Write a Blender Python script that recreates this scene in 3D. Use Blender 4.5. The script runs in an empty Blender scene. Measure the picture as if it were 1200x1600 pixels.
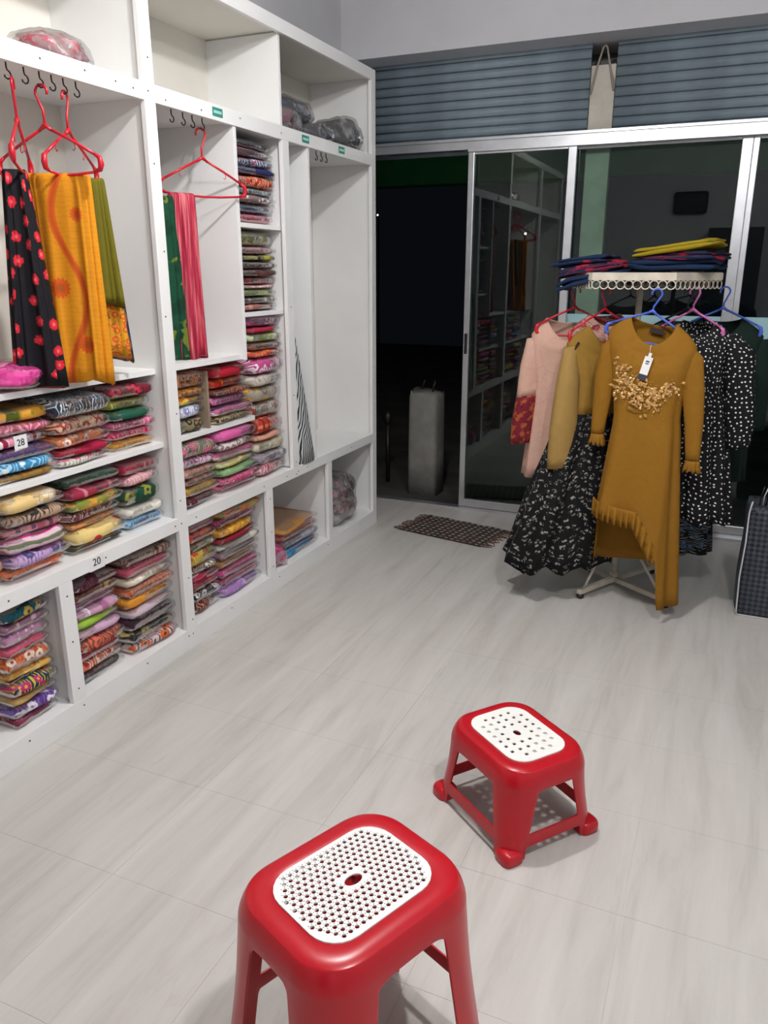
import bpy, bmesh, math, random
from mathutils import Vector, Matrix, noise
from mathutils.geometry import delaunay_2d_cdt
PI = math.pi
rnd = random.Random(7)
S = bpy.context.scene
COL = S.collection

# ------------------------------------------------------------------ camera, world, lights, exposure
cam = bpy.data.objects.new('camera', bpy.data.cameras.new('camera'))
COL.objects.link(cam)
cam.data.sensor_fit = 'VERTICAL'; cam.data.sensor_height = 24.0
cam.data.lens = 1224.0 / 1600.0 * 24.0
cam.data.clip_start = 0.02
cam.location = (0, 0, 1.45)
cam.rotation_euler = (math.radians(73.0), 0, math.radians(23.6))
S.camera = cam

w = bpy.data.worlds.new('night'); S.world = w; w.use_nodes = True
w.node_tree.nodes['Background'].inputs[0].default_value = (0.25, 0.32, 0.45, 1)
w.node_tree.nodes['Background'].inputs[1].default_value = 0.006

def point(name, loc, power, radius, color=(1, 1, 1)):
    d = bpy.data.lights.new(name, 'POINT'); d.energy = power; d.shadow_soft_size = radius; d.color = color
    o = bpy.data.objects.new(name, d); o.location = loc; COL.objects.link(o); return o
point('main_bulb', (-0.88, 1.95, 2.70), 26, 0.05, (1.0, 0.99, 0.985))
point('second_bulb', (0.40, 0.75, 2.80), 52, 0.06, (1.0, 0.99, 0.985))
dl = bpy.data.lights.new('main_bulb_downlight', 'AREA'); dl.shape = 'DISK'; dl.size = 0.11; dl.energy = 10; dl.color = (1.0, 0.99, 0.985)
do = bpy.data.objects.new('main_bulb_downlight', dl); do.location = (-0.88, 1.95, 2.69); COL.objects.link(do)   # a disc lamp shines down

S.view_settings.view_transform = 'Standard'; S.view_settings.look = 'None'
S.view_settings.gamma = 1.0; S.view_settings.use_curve_mapping = False
S.view_settings.exposure = 0.66
S.cycles.transparent_max_bounces = 28

# ------------------------------------------------------------------ helpers
def lin(h):
    if isinstance(h, str):
        v = [int(h[i:i + 2], 16) / 255 for i in (0, 2, 4)]
        v = [c / 12.92 if c <= .04045 else ((c + .055) / 1.055) ** 2.4 for c in v]
        return (v[0], v[1], v[2], 1)
    return tuple(h) + (1,)

MATS = {}
class NT:
    """small wrapper for building node materials"""
    def __init__(s, name):
        s.m = bpy.data.materials.new(name); s.m.use_nodes = True
        s.t = s.m.node_tree; s.b = s.t.nodes['Principled BSDF']; s.out = s.t.nodes['Material Output']
    def n(s, typ, **kw):
        nd = s.t.nodes.new('ShaderNode' + typ)
        for k, v in kw.items():
            if k.startswith('i_'): nd.inputs[k[2:].replace('_', ' ')].default_value = v
            else: setattr(nd, k, v)
        return nd
    def l(s, a, b): s.t.links.new(a, b)
    def coord(s, kind='Object', scale=(1, 1, 1), loc=(0, 0, 0), rot=(0, 0, 0)):
        tc = s.n('TexCoord'); mp = s.n('Mapping'); s.l(tc.outputs[kind], mp.inputs[0])
        mp.inputs['Scale'].default_value = scale; mp.inputs['Location'].default_value = loc; mp.inputs['Rotation'].default_value = rot
        return mp.outputs[0]
    def ramp(s, fac, stops, interp='LINEAR'):
        r = s.n('ValToRGB'); r.color_ramp.interpolation = interp
        e = r.color_ramp.elements
        while len(e) < len(stops): e.new(.5)
        for el, (p, c) in zip(e, stops): el.position = p; el.color = c
        s.l(fac, r.inputs[0]); return r.outputs[0]
    def mix(s, fac, a, b, mode='MIX'):
        m = s.n('MixRGB', blend_type=mode)
        for inp, v in ((m.inputs[0], fac), (m.inputs[1], a), (m.inputs[2], b)):
            if hasattr(v, 'is_output'): s.l(v, inp)
            else: inp.default_value = v
        return m.outputs[0]
    def math(s, op, a, b=0.0):
        m = s.n('Math', operation=op)
        for inp, v in ((m.inputs[0], a), (m.inputs[1], b)):
            if hasattr(v, 'is_output'): s.l(v, inp)
            else: inp.default_value = v
        return m.outputs[0]
    def bump(s, h, strength=.2, dist=.01):
        b = s.n('Bump'); b.inputs['Strength'].default_value = strength; b.inputs['Distance'].default_value = dist
        s.l(h, b.inputs['Height']); s.l(b.outputs[0], s.b.inputs['Normal'])

BLACK, WHITE = (0, 0, 0, 1), (1, 1, 1, 1)

def plain(name, col, rough=.5, metal=0.0, var=.08, vscale=6, bump=0.0, bscale=60, spec=None):
    if name in MATS: return MATS[name]
    t = NT(name); c = lin(col)
    co = t.coord()
    nz = t.n('TexNoise', i_Scale=vscale, i_Detail=4.0); t.l(co, nz.inputs['Vector'])
    d = tuple(x * (1 - var * 2) for x in c[:3]) + (1,); e = tuple(min(1, x * (1 + var)) for x in c[:3]) + (1,)
    t.l(t.ramp(nz.outputs['Fac'], [(.3, d), (.7, e)]), t.b.inputs['Base Color'])
    t.b.inputs['Roughness'].default_value = rough; t.b.inputs['Metallic'].default_value = metal
    if spec is not None: t.b.inputs['Specular IOR Level'].default_value = spec
    if bump:
        n2 = t.n('TexNoise', i_Scale=bscale, i_Detail=3.0); t.l(co, n2.inputs['Vector']); t.bump(n2.outputs['Fac'], bump, .004)
    MATS[name] = t.m; return t.m

def cloth(base, pat='plain', c2=None, c3=None, sc=1.0, seed=0, rough=.75, name='printed_cloth'):
    """woven cloth with a printed pattern; UVs are metric (u around, v along)"""
    t = NT(name); B = lin(base); C2 = lin(c2) if c2 else B; C3 = lin(c3) if c3 else C2
    uv = t.coord('UV', (1, 1, 1), (seed * 1.37 % 5, seed * 2.11 % 5, 0))
    wn = t.n('TexNoise', i_Scale=22 * sc, i_Detail=2.0); t.l(uv, wn.inputs['Vector'])
    warp = t.n('VectorMath', operation='MULTIPLY_ADD')
    t.l(wn.outputs['Color'], warp.inputs[0]); warp.inputs[1].default_value = (.02, .02, 0); t.l(uv, warp.inputs[2])
    V = warp.outputs[0]
    dk = tuple(x * .82 for x in B[:3]) + (1,)
    n0 = t.n('TexNoise', i_Scale=35.0, i_Detail=2.0); t.l(uv, n0.inputs['Vector'])
    col = t.mix(n0.outputs['Fac'], B, dk)
    def vor(scale, vec, feat='F1', rn=1.0):
        v = t.n('TexVoronoi', feature=feat); v.voronoi_dimensions = '2D'; v.inputs['Scale'].default_value = scale
        if 'Randomness' in v.inputs: v.inputs['Randomness'].default_value = rn
        t.l(vec, v.inputs['Vector']); return v
    def step(x, th, soft=.03, inv=True):
        return t.ramp(x, [(max(0, th - soft), WHITE if inv else BLACK), (min(1, th + soft), BLACK if inv else WHITE)])
    if pat == 'dots':
        v = vor(60 * sc, uv, rn=.6); col = t.mix(step(v.outputs['Distance'], .165), col, C2)
    elif pat == 'flower':
        v = vor(26 * sc, V, rn=.8)
        w = t.n('TexWave', wave_type='RINGS', i_Scale=30 * sc, i_Distortion=9.0, i_Detail=1.0); t.l(uv, w.inputs['Vector'])
        leaf = t.math('MULTIPLY', step(v.outputs['Distance'], .62, .05), step(w.outputs['Fac'], .72, .04, False))
        col = t.mix(leaf, col, C3)
        p = vor(90 * sc, V, rn=1.0)
        pet = t.math('ADD', v.outputs['Distance'], t.math('MULTIPLY', p.outputs['Distance'], .22))
        col = t.mix(step(pet, .40, .03), col, C2)
        col = t.mix(step(v.outputs['Distance'], .10, .02), col, C3)
    elif pat == 'squig':
        w = t.n('TexWave', wave_type='RINGS', i_Scale=26 * sc, i_Distortion=11.0, i_Detail=1.5); t.l(uv, w.inputs['Vector']); w.inputs['Detail Scale'].default_value = 1.6
        col = t.mix(step(w.outputs['Fac'], .74, .06, False), col, C2)
        v = vor(30 * sc, V); col = t.mix(step(v.outputs['Distance'], .17, .03), col, C3)
    elif pat == 'blotch':
        n1 = t.n('TexNoise', i_Scale=26 * sc, i_Detail=2.0); t.l(V, n1.inputs['Vector'])
        col = t.mix(step(n1.outputs['Fac'], .54, .04, False), col, C2)
        n2 = t.n('TexNoise', i_Scale=34 * sc, i_Detail=2.0); n2.inputs['Distortion'].default_value = 1.0; t.l(uv, n2.inputs['Vector'])
        col = t.mix(step(n2.outputs['Fac'], .62, .03, False), col, C3)
    elif pat == 'oval':
        v = vor(38 * sc, uv, rn=.6); d = v.outputs['Distance']
        col = t.mix(t.math('MULTIPLY', step(d, .40, .03), step(d, .2, .03, False)), col, C2)
        v2 = vor(60 * sc, V); col = t.mix(step(v2.outputs['Distance'], .14, .03), col, C3)
    elif pat in ('vstripe', 'hstripe', 'check', 'band'):
        sp = t.n('SeparateXYZ'); t.l(V if pat != 'check' else uv, sp.inputs[0])
        def bars(o, f, th): return step(t.math('FRACT', t.math('MULTIPLY', o, f)), th, .03)
        if pat == 'vstripe':
            col = t.mix(bars(sp.outputs['Y'], 24 * sc, .28), col, C2); col = t.mix(bars(sp.outputs['Y'], 9 * sc, .16), col, C3)
        elif pat == 'hstripe':
            col = t.mix(bars(sp.outputs['X'], 42 * sc, .4), col, C2); col = t.mix(bars(sp.outputs['X'], 21 * sc, .2), col, C3)
        elif pat == 'check':
            col = t.mix(bars(sp.outputs['X'], 26 * sc, .3), col, C2); col = t.mix(bars(sp.outputs['Y'], 26 * sc, .3), col, C3)
        else:
            col = t.mix(bars(sp.outputs['Y'], 6.5 * sc, .22), col, C2); v = vor(40 * sc, V); col = t.mix(step(v.outputs['Distance'], .2, .04), col, C3)
    elif pat == 'line':
        sp = t.n('SeparateXYZ'); t.l(uv, sp.inputs[0])
        wv = t.math('MULTIPLY', t.math('SINE', t.math('MULTIPLY', sp.outputs['Y'], 30)), .018)
        d = t.math('ABSOLUTE', t.math('SUBTRACT', t.math('FRACT', t.math('MULTIPLY', t.math('ADD', sp.outputs['X'], wv), 9)), .5))
        col = t.mix(step(d, .035, .012), col, C2)
        v = vor(13 * sc, V); col = t.mix(step(v.outputs['Distance'], .17, .02), col, C3)
    elif pat == 'crackle':
        v = vor(13 * sc, V, 'DISTANCE_TO_EDGE'); col = t.mix(step(v.outputs['Distance'], .010, .008), col, C2)
        n1 = t.n('TexNoise', i_Scale=9 * sc, i_Detail=2.0); t.l(uv, n1.inputs['Vector'])
        col = t.mix(t.math('MULTIPLY', n1.outputs['Fac'], .5), col, C3)
    elif pat == 'crinkle':
        mp = t.n('Mapping'); t.l(uv, mp.inputs[0]); mp.inputs['Scale'].default_value = (70, 3.5, 1)
        n1 = t.n('TexNoise', i_Scale=1.0, i_Detail=3.0); t.l(mp.outputs[0], n1.inputs['Vector'])
        col = t.mix(step(n1.outputs['Fac'], .56, .08, False), col, C2); col = t.mix(step(n1.outputs['Fac'], .42, .06), col, C3)
    elif pat == 'sparse':
        v = vor(11 * sc, uv, rn=.75); d = v.outputs['Distance']; p = vor(80 * sc, V)
        pd = t.math('ADD', d, t.math('MULTIPLY', p.outputs['Distance'], .10))
        col = t.mix(step(pd, .27, .03), col, C2); col = t.mix(step(d, .08, .03), col, C3)
    elif pat == 'sprig':
        mp = t.n('Mapping'); t.l(V, mp.inputs[0]); mp.inputs['Scale'].default_value = (1, 1.7, 1)
        v = vor(40 * sc, mp.outputs[0], rn=.75); d = v.outputs['Distance']
        n1 = t.n('TexNoise', i_Scale=150.0 * sc, i_Detail=2.0); t.l(uv, n1.inputs['Vector'])
        col = t.mix(t.math('MULTIPLY', step(d, .30, .06), step(n1.outputs['Fac'], .53, .03, False)), col, C2)
    elif pat == 'paisley':
        sp = t.n('SeparateXYZ'); t.l(t.coord('UV', (1, 1, 1), (-.095, 0, 0)), sp.inputs[0])
        wv = t.math('MULTIPLY', t.math('SINE', t.math('MULTIPLY', sp.outputs['Y'], 13.0)), .038)
        d_ = t.math('ABSOLUTE', t.math('SUBTRACT', t.math('FRACT', t.math('MULTIPLY', t.math('ADD', sp.outputs['X'], wv), 5.0)), .5))
        col = t.mix(step(d_, .055, .015), col, C2); col = t.mix(step(d_, .014, .01), col, C3)
        w2 = t.n('TexWave', wave_type='RINGS', i_Scale=22 * sc, i_Distortion=7.0); t.l(uv, w2.inputs['Vector'])
        f = t.math('MULTIPLY', step(w2.outputs['Fac'], .8, .05, False), .13); col = t.mix(f, col, C3)
        for (u0, v0, r0) in ((.262, .33, .028), (.338, .12, .020), (.325, .50, .026)):
            du = t.math('SUBTRACT', sp.outputs['X'], u0); dv = t.math('SUBTRACT', sp.outputs['Y'], v0)
            d = t.math('SQRT', t.math('ADD', t.math('MULTIPLY', du, du), t.math('MULTIPLY', dv, dv)))
            an = t.math('ARCTAN2', dv, du)
            d = t.math('SUBTRACT', d, t.math('MULTIPLY', t.math('SINE', t.math('MULTIPLY', an, 14.0)), r0 * .10))
            col = t.mix(t.ramp(d, [(r0 * .96, WHITE), (r0 * 1.04, BLACK)]), col, C2)
            col = t.mix(t.ramp(d, [(r0 * .42, WHITE), (r0 * .5, BLACK)]), col, C3)
    t.l(col, t.b.inputs['Base Color'])
    t.b.inputs['Roughness'].default_value = rough
    t.b.inputs['Specular IOR Level'].default_value = .25
    fn = t.n('TexNoise', i_Scale=260.0, i_Detail=2.0); t.l(uv, fn.inputs['Vector'])
    wr = t.n('TexNoise', i_Scale=14.0, i_Detail=3.0); t.l(uv, wr.inputs['Vector'])
    t.bump(t.math('ADD', t.math('MULTIPLY', fn.outputs['Fac'], .15), wr.outputs['Fac']), .35, .008)
    return t.m

def film_mat(name, tint=(1, 1, 1), rough=.10, haze=.008, bscale=18, bstr=.32, refl=.5):
    """clear crinkled plastic film"""
    t = NT(name); t.t.nodes.remove(t.b)
    co = t.coord('Object')
    nz = t.n('TexNoise', i_Scale=bscale, i_Detail=3.0); nz.inputs['Distortion'].default_value = .8; t.l(co, nz.inputs['Vector'])
    bp = t.n('Bump'); bp.inputs['Strength'].default_value = bstr; bp.inputs['Distance'].default_value = .02; t.l(nz.outputs['Fac'], bp.inputs['Height'])
    tr = t.n('BsdfTransparent'); tr.inputs[0].default_value = tint + (1,)
    gl = t.n('BsdfGlossy'); gl.inputs['Roughness'].default_value = rough; t.l(bp.outputs[0], gl.inputs['Normal'])
    df = t.n('BsdfDiffuse'); df.inputs[0].default_value = (.85, .85, .87, 1)
    fr = t.n('Fresnel'); fr.inputs['IOR'].default_value = 1.45; t.l(bp.outputs[0], fr.inputs['Normal'])
    m1 = t.n('MixShader'); m1.inputs[0].default_value = haze; t.l(tr.outputs[0], m1.inputs[1]); t.l(df.outputs[0], m1.inputs[2])
    m2 = t.n('MixShader'); t.l(t.math('MULTIPLY', fr.outputs[0], refl), m2.inputs[0]); t.l(m1.outputs[0], m2.inputs[1]); t.l(gl.outputs[0], m2.inputs[2])
    t.l(m2.outputs[0], t.out.inputs[0]); return t.m

def glass_mat(name, tint):
    t = NT(name); t.t.nodes.remove(t.b)
    tr = t.n('BsdfTransparent'); tr.inputs[0].default_value = tint
    gl = t.n('BsdfGlossy'); gl.inputs['Roughness'].default_value = .0
    fr = t.n('Fresnel'); fr.inputs['IOR'].default_value = 1.52
    m = t.n('MixShader'); t.l(fr.outputs[0], m.inputs[0]); t.l(tr.outputs[0], m.inputs[1]); t.l(gl.outputs[0], m.inputs[2])
    t.l(m.outputs[0], t.out.inputs[0]); return t.m

class MB:
    """collects geometry for ONE mesh object"""
    def __init__(s): s.v = []; s.f = []; s.uv = []
    def add(s, vs, fs, uvs=None):
        o = len(s.v); s.v += [tuple(p) for p in vs]
        s.f += [tuple(i + o for i in f) for f in fs]
        s.uv += uvs if uvs else [None] * len(fs)
        return s
    def box(s, a, b, M=None):
        x0, y0, z0 = a; x1, y1, z1 = b
        vs = [Vector(p) for p in ((x0, y0, z0), (x1, y0, z0), (x1, y1, z0), (x0, y1, z0), (x0, y0, z1), (x1, y0, z1), (x1, y1, z1), (x0, y1, z1))]
        if M: vs = [M @ p for p in vs]
        return s.add(vs, [(3, 2, 1, 0), (4, 5, 6, 7), (0, 1, 5, 4), (1, 2, 6, 5), (2, 3, 7, 6), (3, 0, 4, 7)])
    def loft(s, rings, closed=True, cap0=False, cap1=False):
        n = len(rings[0]); vs = [p for r in rings for p in r]; fs = []; uvs = []
        cum = []
        for r in rings:
            c = [0.0]
            for k in range(n): c.append(c[-1] + (Vector(r[(k + 1) % n]) - Vector(r[k])).length)
            cum.append(c)
        av = [sum(c[k] for c in cum) / len(cum) for k in range(n + 1)]
        vv = [0.0]
        for a, b in zip(rings, rings[1:]):
            vv.append(vv[-1] + sum((Vector(a[k]) - Vector(b[k])).length for k in range(n)) / n)
        for i in range(len(rings) - 1):
            for k in range(n if closed else n - 1):
                k2 = (k + 1) % n
                fs.append((i * n + k, i * n + k2, (i + 1) * n + k2, (i + 1) * n + k))
                uvs.append(((av[k], vv[i]), (av[k + 1], vv[i]), (av[k + 1], vv[i + 1]), (av[k], vv[i + 1])))
        if cap0: fs.append(tuple(range(n - 1, -1, -1))); uvs.append(tuple((av[k], vv[0]) for k in range(n - 1, -1, -1)))
        if cap1: fs.append(tuple((len(rings) - 1) * n + k for k in range(n))); uvs.append(tuple((av[k], vv[-1]) for k in range(n)))
        return s.add(vs, fs, uvs)
    def tube(s, pts, r, n=8, caps=True, flat=None):
        pts = [Vector(p) for p in pts]; rad = r if isinstance(r, (list, tuple)) else [r] * len(pts)
        rings = []; up = None
        for i, p in enumerate(pts):
            d = (pts[min(i + 1, len(pts) - 1)] - pts[max(i - 1, 0)]).normalized()
            if up is None: up = Vector((0, 0, 1)) if abs(d.z) < .9 else Vector((1, 0, 0))
            a = d.cross(up).normalized(); b = a.cross(d).normalized(); up = b
            f = flat[i] if flat else 1
            rings.append([p + a * rad[i] * math.cos(2 * PI * k / n) + b * rad[i] * f * math.sin(2 * PI * k / n) for k in range(n)])
        return s.loft(rings, True, caps, caps)
    def lathe(s, prof, c=(0, 0, 0), n=20, caps=True):
        c = Vector(c)
        return s.loft([[c + Vector((r * math.cos(2 * PI * k / n), r * math.sin(2 * PI * k / n), z)) for k in range(n)] for r, z in prof], True, caps, caps)
    def mesh(s, name, mat, smooth=True):
        me = bpy.data.meshes.new(name); me.from_pydata(s.v, [], s.f)
        if any(s.uv):
            lay = me.uv_layers.new(name='UVMap'); i = 0; buf = []
            for f, u in zip(s.f, s.uv):
                if u is None: u = [(s.v[k][1], s.v[k][2]) for k in f]
                for a in u: buf += [a[0], a[1]]
            lay.data.foreach_set('uv', buf)
        if mat: me.materials.append(mat)
        if smooth: me.polygons.foreach_set('use_smooth', [True] * len(me.polygons))
        me.update(); return me
    def obj(s, name, mat, parent=None, smooth=True):
        return link(name, s.mesh(name, mat, smooth), parent)

def link(name, me, parent=None):
    o = bpy.data.objects.new(name, me); COL.objects.link(o)
    if parent: o.parent = parent
    return o
def tag(o, label=None, cat=None, group=None, kind=None):
    if label: o['label'] = label
    if cat: o['category'] = cat
    if group: o['group'] = group
    if kind: o['kind'] = kind
    return o
def thing(name, label, cat, loc=(0, 0, 0), rz=0, group=None):
    o = bpy.data.objects.new(name, None); COL.objects.link(o); o.empty_display_size = .05
    o.location = loc; o.rotation_euler = (0, 0, rz); return tag(o, label, cat, group)
def bevel(o, wd, seg=2):
    m = o.modifiers.new('bevel', 'BEVEL'); m.width = wd; m.segments = seg; m.limit_method = 'ANGLE'; m.angle_limit = .6; return o
def subsurf(o, lv=1):
    m = o.modifiers.new('sub', 'SUBSURF'); m.levels = lv; m.render_levels = lv; return o
def solid(o, th, off=-1):
    m = o.modifiers.new('solid', 'SOLIDIFY'); m.thickness = th; m.offset = off; return o
def boxpart(name, a, b, mat, parent, bev=0.0):
    o = MB().box(a, b).obj(name, mat, parent, False)
    if bev: bevel(o, bev)
    return o
def struct(name, mb, mat, smooth=False):
    return tag(mb.obj(name, mat, None, smooth), kind='structure')
def text(body, size, M, mat, parent, name='lettering', depth=.0004):
    cu = bpy.data.curves.new('t', 'FONT'); cu.body = body; cu.size = size; cu.extrude = depth; cu.align_x = 'CENTER'; cu.align_y = 'CENTER'
    tmp = bpy.data.objects.new('t', cu); COL.objects.link(tmp)
    dg = bpy.context.evaluated_depsgraph_get(); me = bpy.data.meshes.new_from_object(tmp.evaluated_get(dg))
    bpy.data.objects.remove(tmp); me.materials.clear(); me.materials.append(mat); me.transform(M)
    return link(name, me, parent)
def spw(c, e): return math.copysign(abs(c) ** e, c)

# ------------------------------------------------------------------ materials
M_lam = plain('white_laminate', 'ebebea', .38, var=.02, vscale=4)
M_lam2 = plain('cream_laminate', 'dedad0', .45, var=.02, vscale=4)
M_wall = plain('painted_wall', 'd2d2d6', .8, var=.04, vscale=2.5, bump=.1, bscale=30)
M_ceil = plain('ceiling_paint', 'c9c7c6', .85, var=.05, vscale=2)
M_alu = plain('brushed_aluminium', 'd4d6da', .33, .85, var=.05, vscale=12)
M_dark = plain('dark_metal', '3a3634', .45, .7)
M_conc = plain('concrete', '8d8b86', .9, var=.12, vscale=9, bump=.5, bscale=40)
M_red = plain('red_plastic', 'b40c1e', .28, var=.03, vscale=3, spec=.5)
M_whitepl = plain('white_plastic', 'f0f0ec', .35, var=.02)
M_ink = plain('black_ink', '161616', .6)
M_film = film_mat('clear_bag_film')
M_film2 = film_mat('grey_bag_film', (.80, .80, .82), .14, .07, 16, .4, .5)

# ------------------------------------------------------------------ the room
XW, XR, YB, YG = -2.245, 1.75, -2.0, 4.64
ZC = 2.95
struct('wall_left', MB().box((XW - .12, YB, -.1), (XW, YG + .04, ZC)), M_wall)
struct('wall_right', MB().box((XR, YB, -.1), (XR + .12, YG + .3, ZC)), M_wall)
struct('wall_back', MB().box((XW - .12, YB - .12, -.1), (XR + .12, YB, ZC)), plain('rear_wall_paint', 'ececee', .7, var=.03))
struct('ceiling', MB().box((XW - .12, YB - .12, ZC), (XR + .12, YG + .4, ZC + .12)), M_ceil)
struct('wall_front', MB().box((XW, 4.53, 2.605), (XR, 4.95, ZC)), M_wall)     # concrete beam over the shopfront

# floor: square vinyl tiles in a screed, joints a hair wide
t = NT('floor_tile'); tc = t.n('TexCoord'); oi = t.n('ObjectInfo'); geo = t.n('NewGeometry')
mp = t.n('Mapping'); t.l(geo.outputs['Position'], mp.inputs[0]); mp.inputs['Scale'].default_value = (9, 1.0, 1)
n1 = t.n('TexNoise', i_Scale=1.3, i_Detail=6.0, i_Roughness=.62); n1.inputs['Distortion'].default_value = .5; t.l(mp.outputs[0], n1.inputs['Vector'])
mp2 = t.n('Mapping'); t.l(geo.outputs['Position'], mp2.inputs[0]); mp2.inputs['Scale'].default_value = (13, 2.2, 1); mp2.inputs['Rotation'].default_value = (0, 0, .05)
n2 = t.n('TexNoise', i_Scale=1.5, i_Detail=8.0, i_Roughness=.7); n2.inputs['Distortion'].default_value = 1.1; t.l(mp2.outputs[0], n2.inputs['Vector'])
c = t.ramp(n1.outputs['Fac'], [(.28, lin('b1ada8')), (.48, lin('c2bfba')), (.72, lin('ccc9c5'))])
c = t.mix(t.ramp(n2.outputs['Fac'], [(.60, BLACK), (.76, (.38, .38, .38, 1))]), c, lin('9b918c'))
c = t.mix(t.math('MULTIPLY', oi.outputs['Random'], .10), c, lin('c0b4b0'))
t.l(c, t.b.inputs['Base Color']); t.b.inputs['Roughness'].default_value = .36; t.b.inputs['Specular IOR Level'].default_value = .35
M_tile = t.m
M_grout = plain('tile_joint', 'bdb8b4', .9)
floor = struct('floor', MB().box((XW, YB, -.1), (XR, YG - .02, -.0012)), M_grout)
TX, TY = .3975, .3755
gap = .0006
for i in range(-6, 5):
    for j in range(-9, 10):
        x0, x1 = -.083 + TX * i + gap / 2, -.083 + TX * (i + 1) - gap / 2
        y0, y1 = 1.212 + TY * j + gap / 2, 1.212 + TY * (j + 1) - gap / 2
        x0, x1 = max(x0, XW), min(x1, XR); y0, y1 = max(y0, YB), min(y1, YG - .02)
        if x1 - x0 < .02 or y1 - y0 < .02: continue
        boxpart('tile', (x0, y0, -.0012), (x1, y1, 0), M_tile, floor)

# ------------------------------------------------------------------ shopfront: aluminium sliding door and fixed panes
M_glass = glass_mat('green_tinted_glass', (.74, .85, .81, 1))
trim = struct('trim_1', MB().box((XW, 4.60, 2.112), (XR, 4.68, 2.168)).box((XW, 4.588, 2.155), (XR, 4.60, 2.168)).box((-1.49, 4.588, 2.098), (XR, 4.60, 2.125)), M_alu)
struct('trim_2', MB().box((-1.49, 4.60, -.004), (XR, 4.68, .018)).box((XW, 4.612, -.004), (-1.49, 4.668, .008)).box((-1.49, 4.625, .018), (XR, 4.631, .03)), M_alu)
def pane(name, x0, x1, wl, wr, y, zb, label=None):
    p = bpy.data.objects.new(name, None); COL.objects.link(p); p.location = (x0, y, 0); p['kind'] = 'structure'
    W = x1 - x0
    boxpart('stile', (0, -.016, .02), (wl, .016, 2.112), M_alu, p, .003)
    boxpart('stile', (W - wr, -.016, .02), (W, .016, 2.112), M_alu, p, .003)
    boxpart('bottom_rail', (wl, -.014, .02), (W - wr, .014, .02 + zb), M_alu, p, .003)
    boxpart('top_rail', (wl, -.014, 2.085), (W - wr, .014, 2.112), M_alu, p, .003)
    boxpart('glass_pane', (wl, -.003, .02 + zb), (W - wr, .003, 2.085), M_glass, p)
    return p
M_teal = plain('frosted_teal_film', 'a5ccd2', .6, var=.05, vscale=3)
d1 = pane('door_1', -1.492, -.885, .036, .045, 4.62, .05)
boxpart('handle', (.012, -.03, .98), (.026, -.016, 1.10), M_dark, d1, .002)
w1 = pane('window_1', -.925, -.022, .03, .052, 4.655, .06)
w2 = pane('window_2', -.022, XR, .03, .05, 4.655, .06)
boxpart('frosted_band', (.03, -.0045, .93), (.851, -.0035, 1.225), M_teal, w1)
boxpart('frosted_band', (.03, -.0045, .93), (1.72, -.0035, 1.225), M_teal, w2)

# rolling shutters above, with their guide post
M_shut = plain('shutter_steel', '8898a2', .55, .1, var=.12, vscale=5)
def shutter(x0, x1, label):
    th = thing('rolling_shutter', label, 'shutter', (x0, 4.73, 2.10), 0)
    W = x1 - x0; pitch = .0485
    sec = [(.0, 0), (-.004, .006), (-.009, .016), (-.0105, .024), (-.009, .033), (-.004, .042), (0, .0475)]
    mb = MB().loft([[(0, y, z) for y, z in sec], [(W, y, z) for y, z in sec]], closed=False)
    me = mb.mesh('slat', M_shut)
    for k in range(11):
        o = link('slat', me, th); o.location = (0, 0, pitch * k); 
        if k == 0: solid(o, .0015, 1)
        else: solid(o, .0015, 1)
    return th
shutter(XW + .01, -.862, 'grey blue rolled steel shutter left of the white guide post')
shutter(-.728, XR - .01, 'grey blue rolled steel shutter right of the white guide post')
gp = thing('guide_post', 'whitewashed flat post between the shutters with a rope loop at its top', 'post', (-.795, 4.75, 0))
M_post = plain('whitewash', 'c8c3b6', .85, var=.1, vscale=8, bump=.4, bscale=30)
boxpart('shaft', (-.064, -.03, 0), (.064, .03, 2.50), M_post, gp, .004)
M_rope = plain('grey_rope', '9a9188', .9)
MB().tube([(-.06, -.036, 2.36), (-.052, -.037, 2.40), (-.036, -.036, 2.48), (-.008, -.03, 2.582), (.002, -.03, 2.59), (.012, -.03, 2.58), (.036, -.036, 2.475), (.052, -.038, 2.42), (.06, -.036, 2.37)], [.006, .007, .0055, .005, .005, .005, .0055, .008, .006], 8).obj('rope_loop', M_rope, gp)

# ------------------------------------------------------------------ night outside
M_asph = plain('dark_ground', '4a4742', .95, var=.2, vscale=3, bump=.3, bscale=20)
struct('ground', MB().box((-9, 4.63, -.3), (6, 16, -.03)), M_asph)
tag(boxpart('canopy_beam', (-5, 6.2, 2.11), (4, 6.4, 2.31), plain('green_paint', '2e8a4c', .7), None), 'green painted canopy beam outside above the doorway', 'beam')
tag(boxpart('canopy_slab', (-5, 5.0, 2.55), (4, 6.6, 2.66), M_conc, None), 'grey concrete canopy slab over the pavement outside', 'slab')
cp = thing('concrete_stub', 'broken square concrete post standing outside the open doorway', 'post', (-1.865, 5.0, -.03))
rr = random.Random(3); rings = []
for z, s_ in ((0, .108), (.25, .106), (.5, .104), (.66, .102), (.70, .10)):
    rings.append([(spw(math.cos(a), .35) * s_, spw(math.sin(a), .35) * s_, z + (rr.uniform(-.02, .03) if z > .6 else 0)) for a in [2 * PI * k / 24 for k in range(24)]])
MB().loft(rings, True, True, True).obj('shaft', M_conc, cp)
for dx, dy in ((-.05, .04), (.05, -.03), (.02, .05)):
    MB().tube([(dx, dy, .66), (dx + .005, dy, .74), (dx + .02, dy, .78)], .006, 6).obj('rebar', M_dark, cp)
bp_ = thing('barrier_pole', 'thin dark pole with a knob outside the doorway', 'pole', (-2.22, 5.15, -.03))
MB().tube([(0, 0, 0), (0, 0, .43)], .016, 10).obj('shaft', M_dark, bp_)
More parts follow.
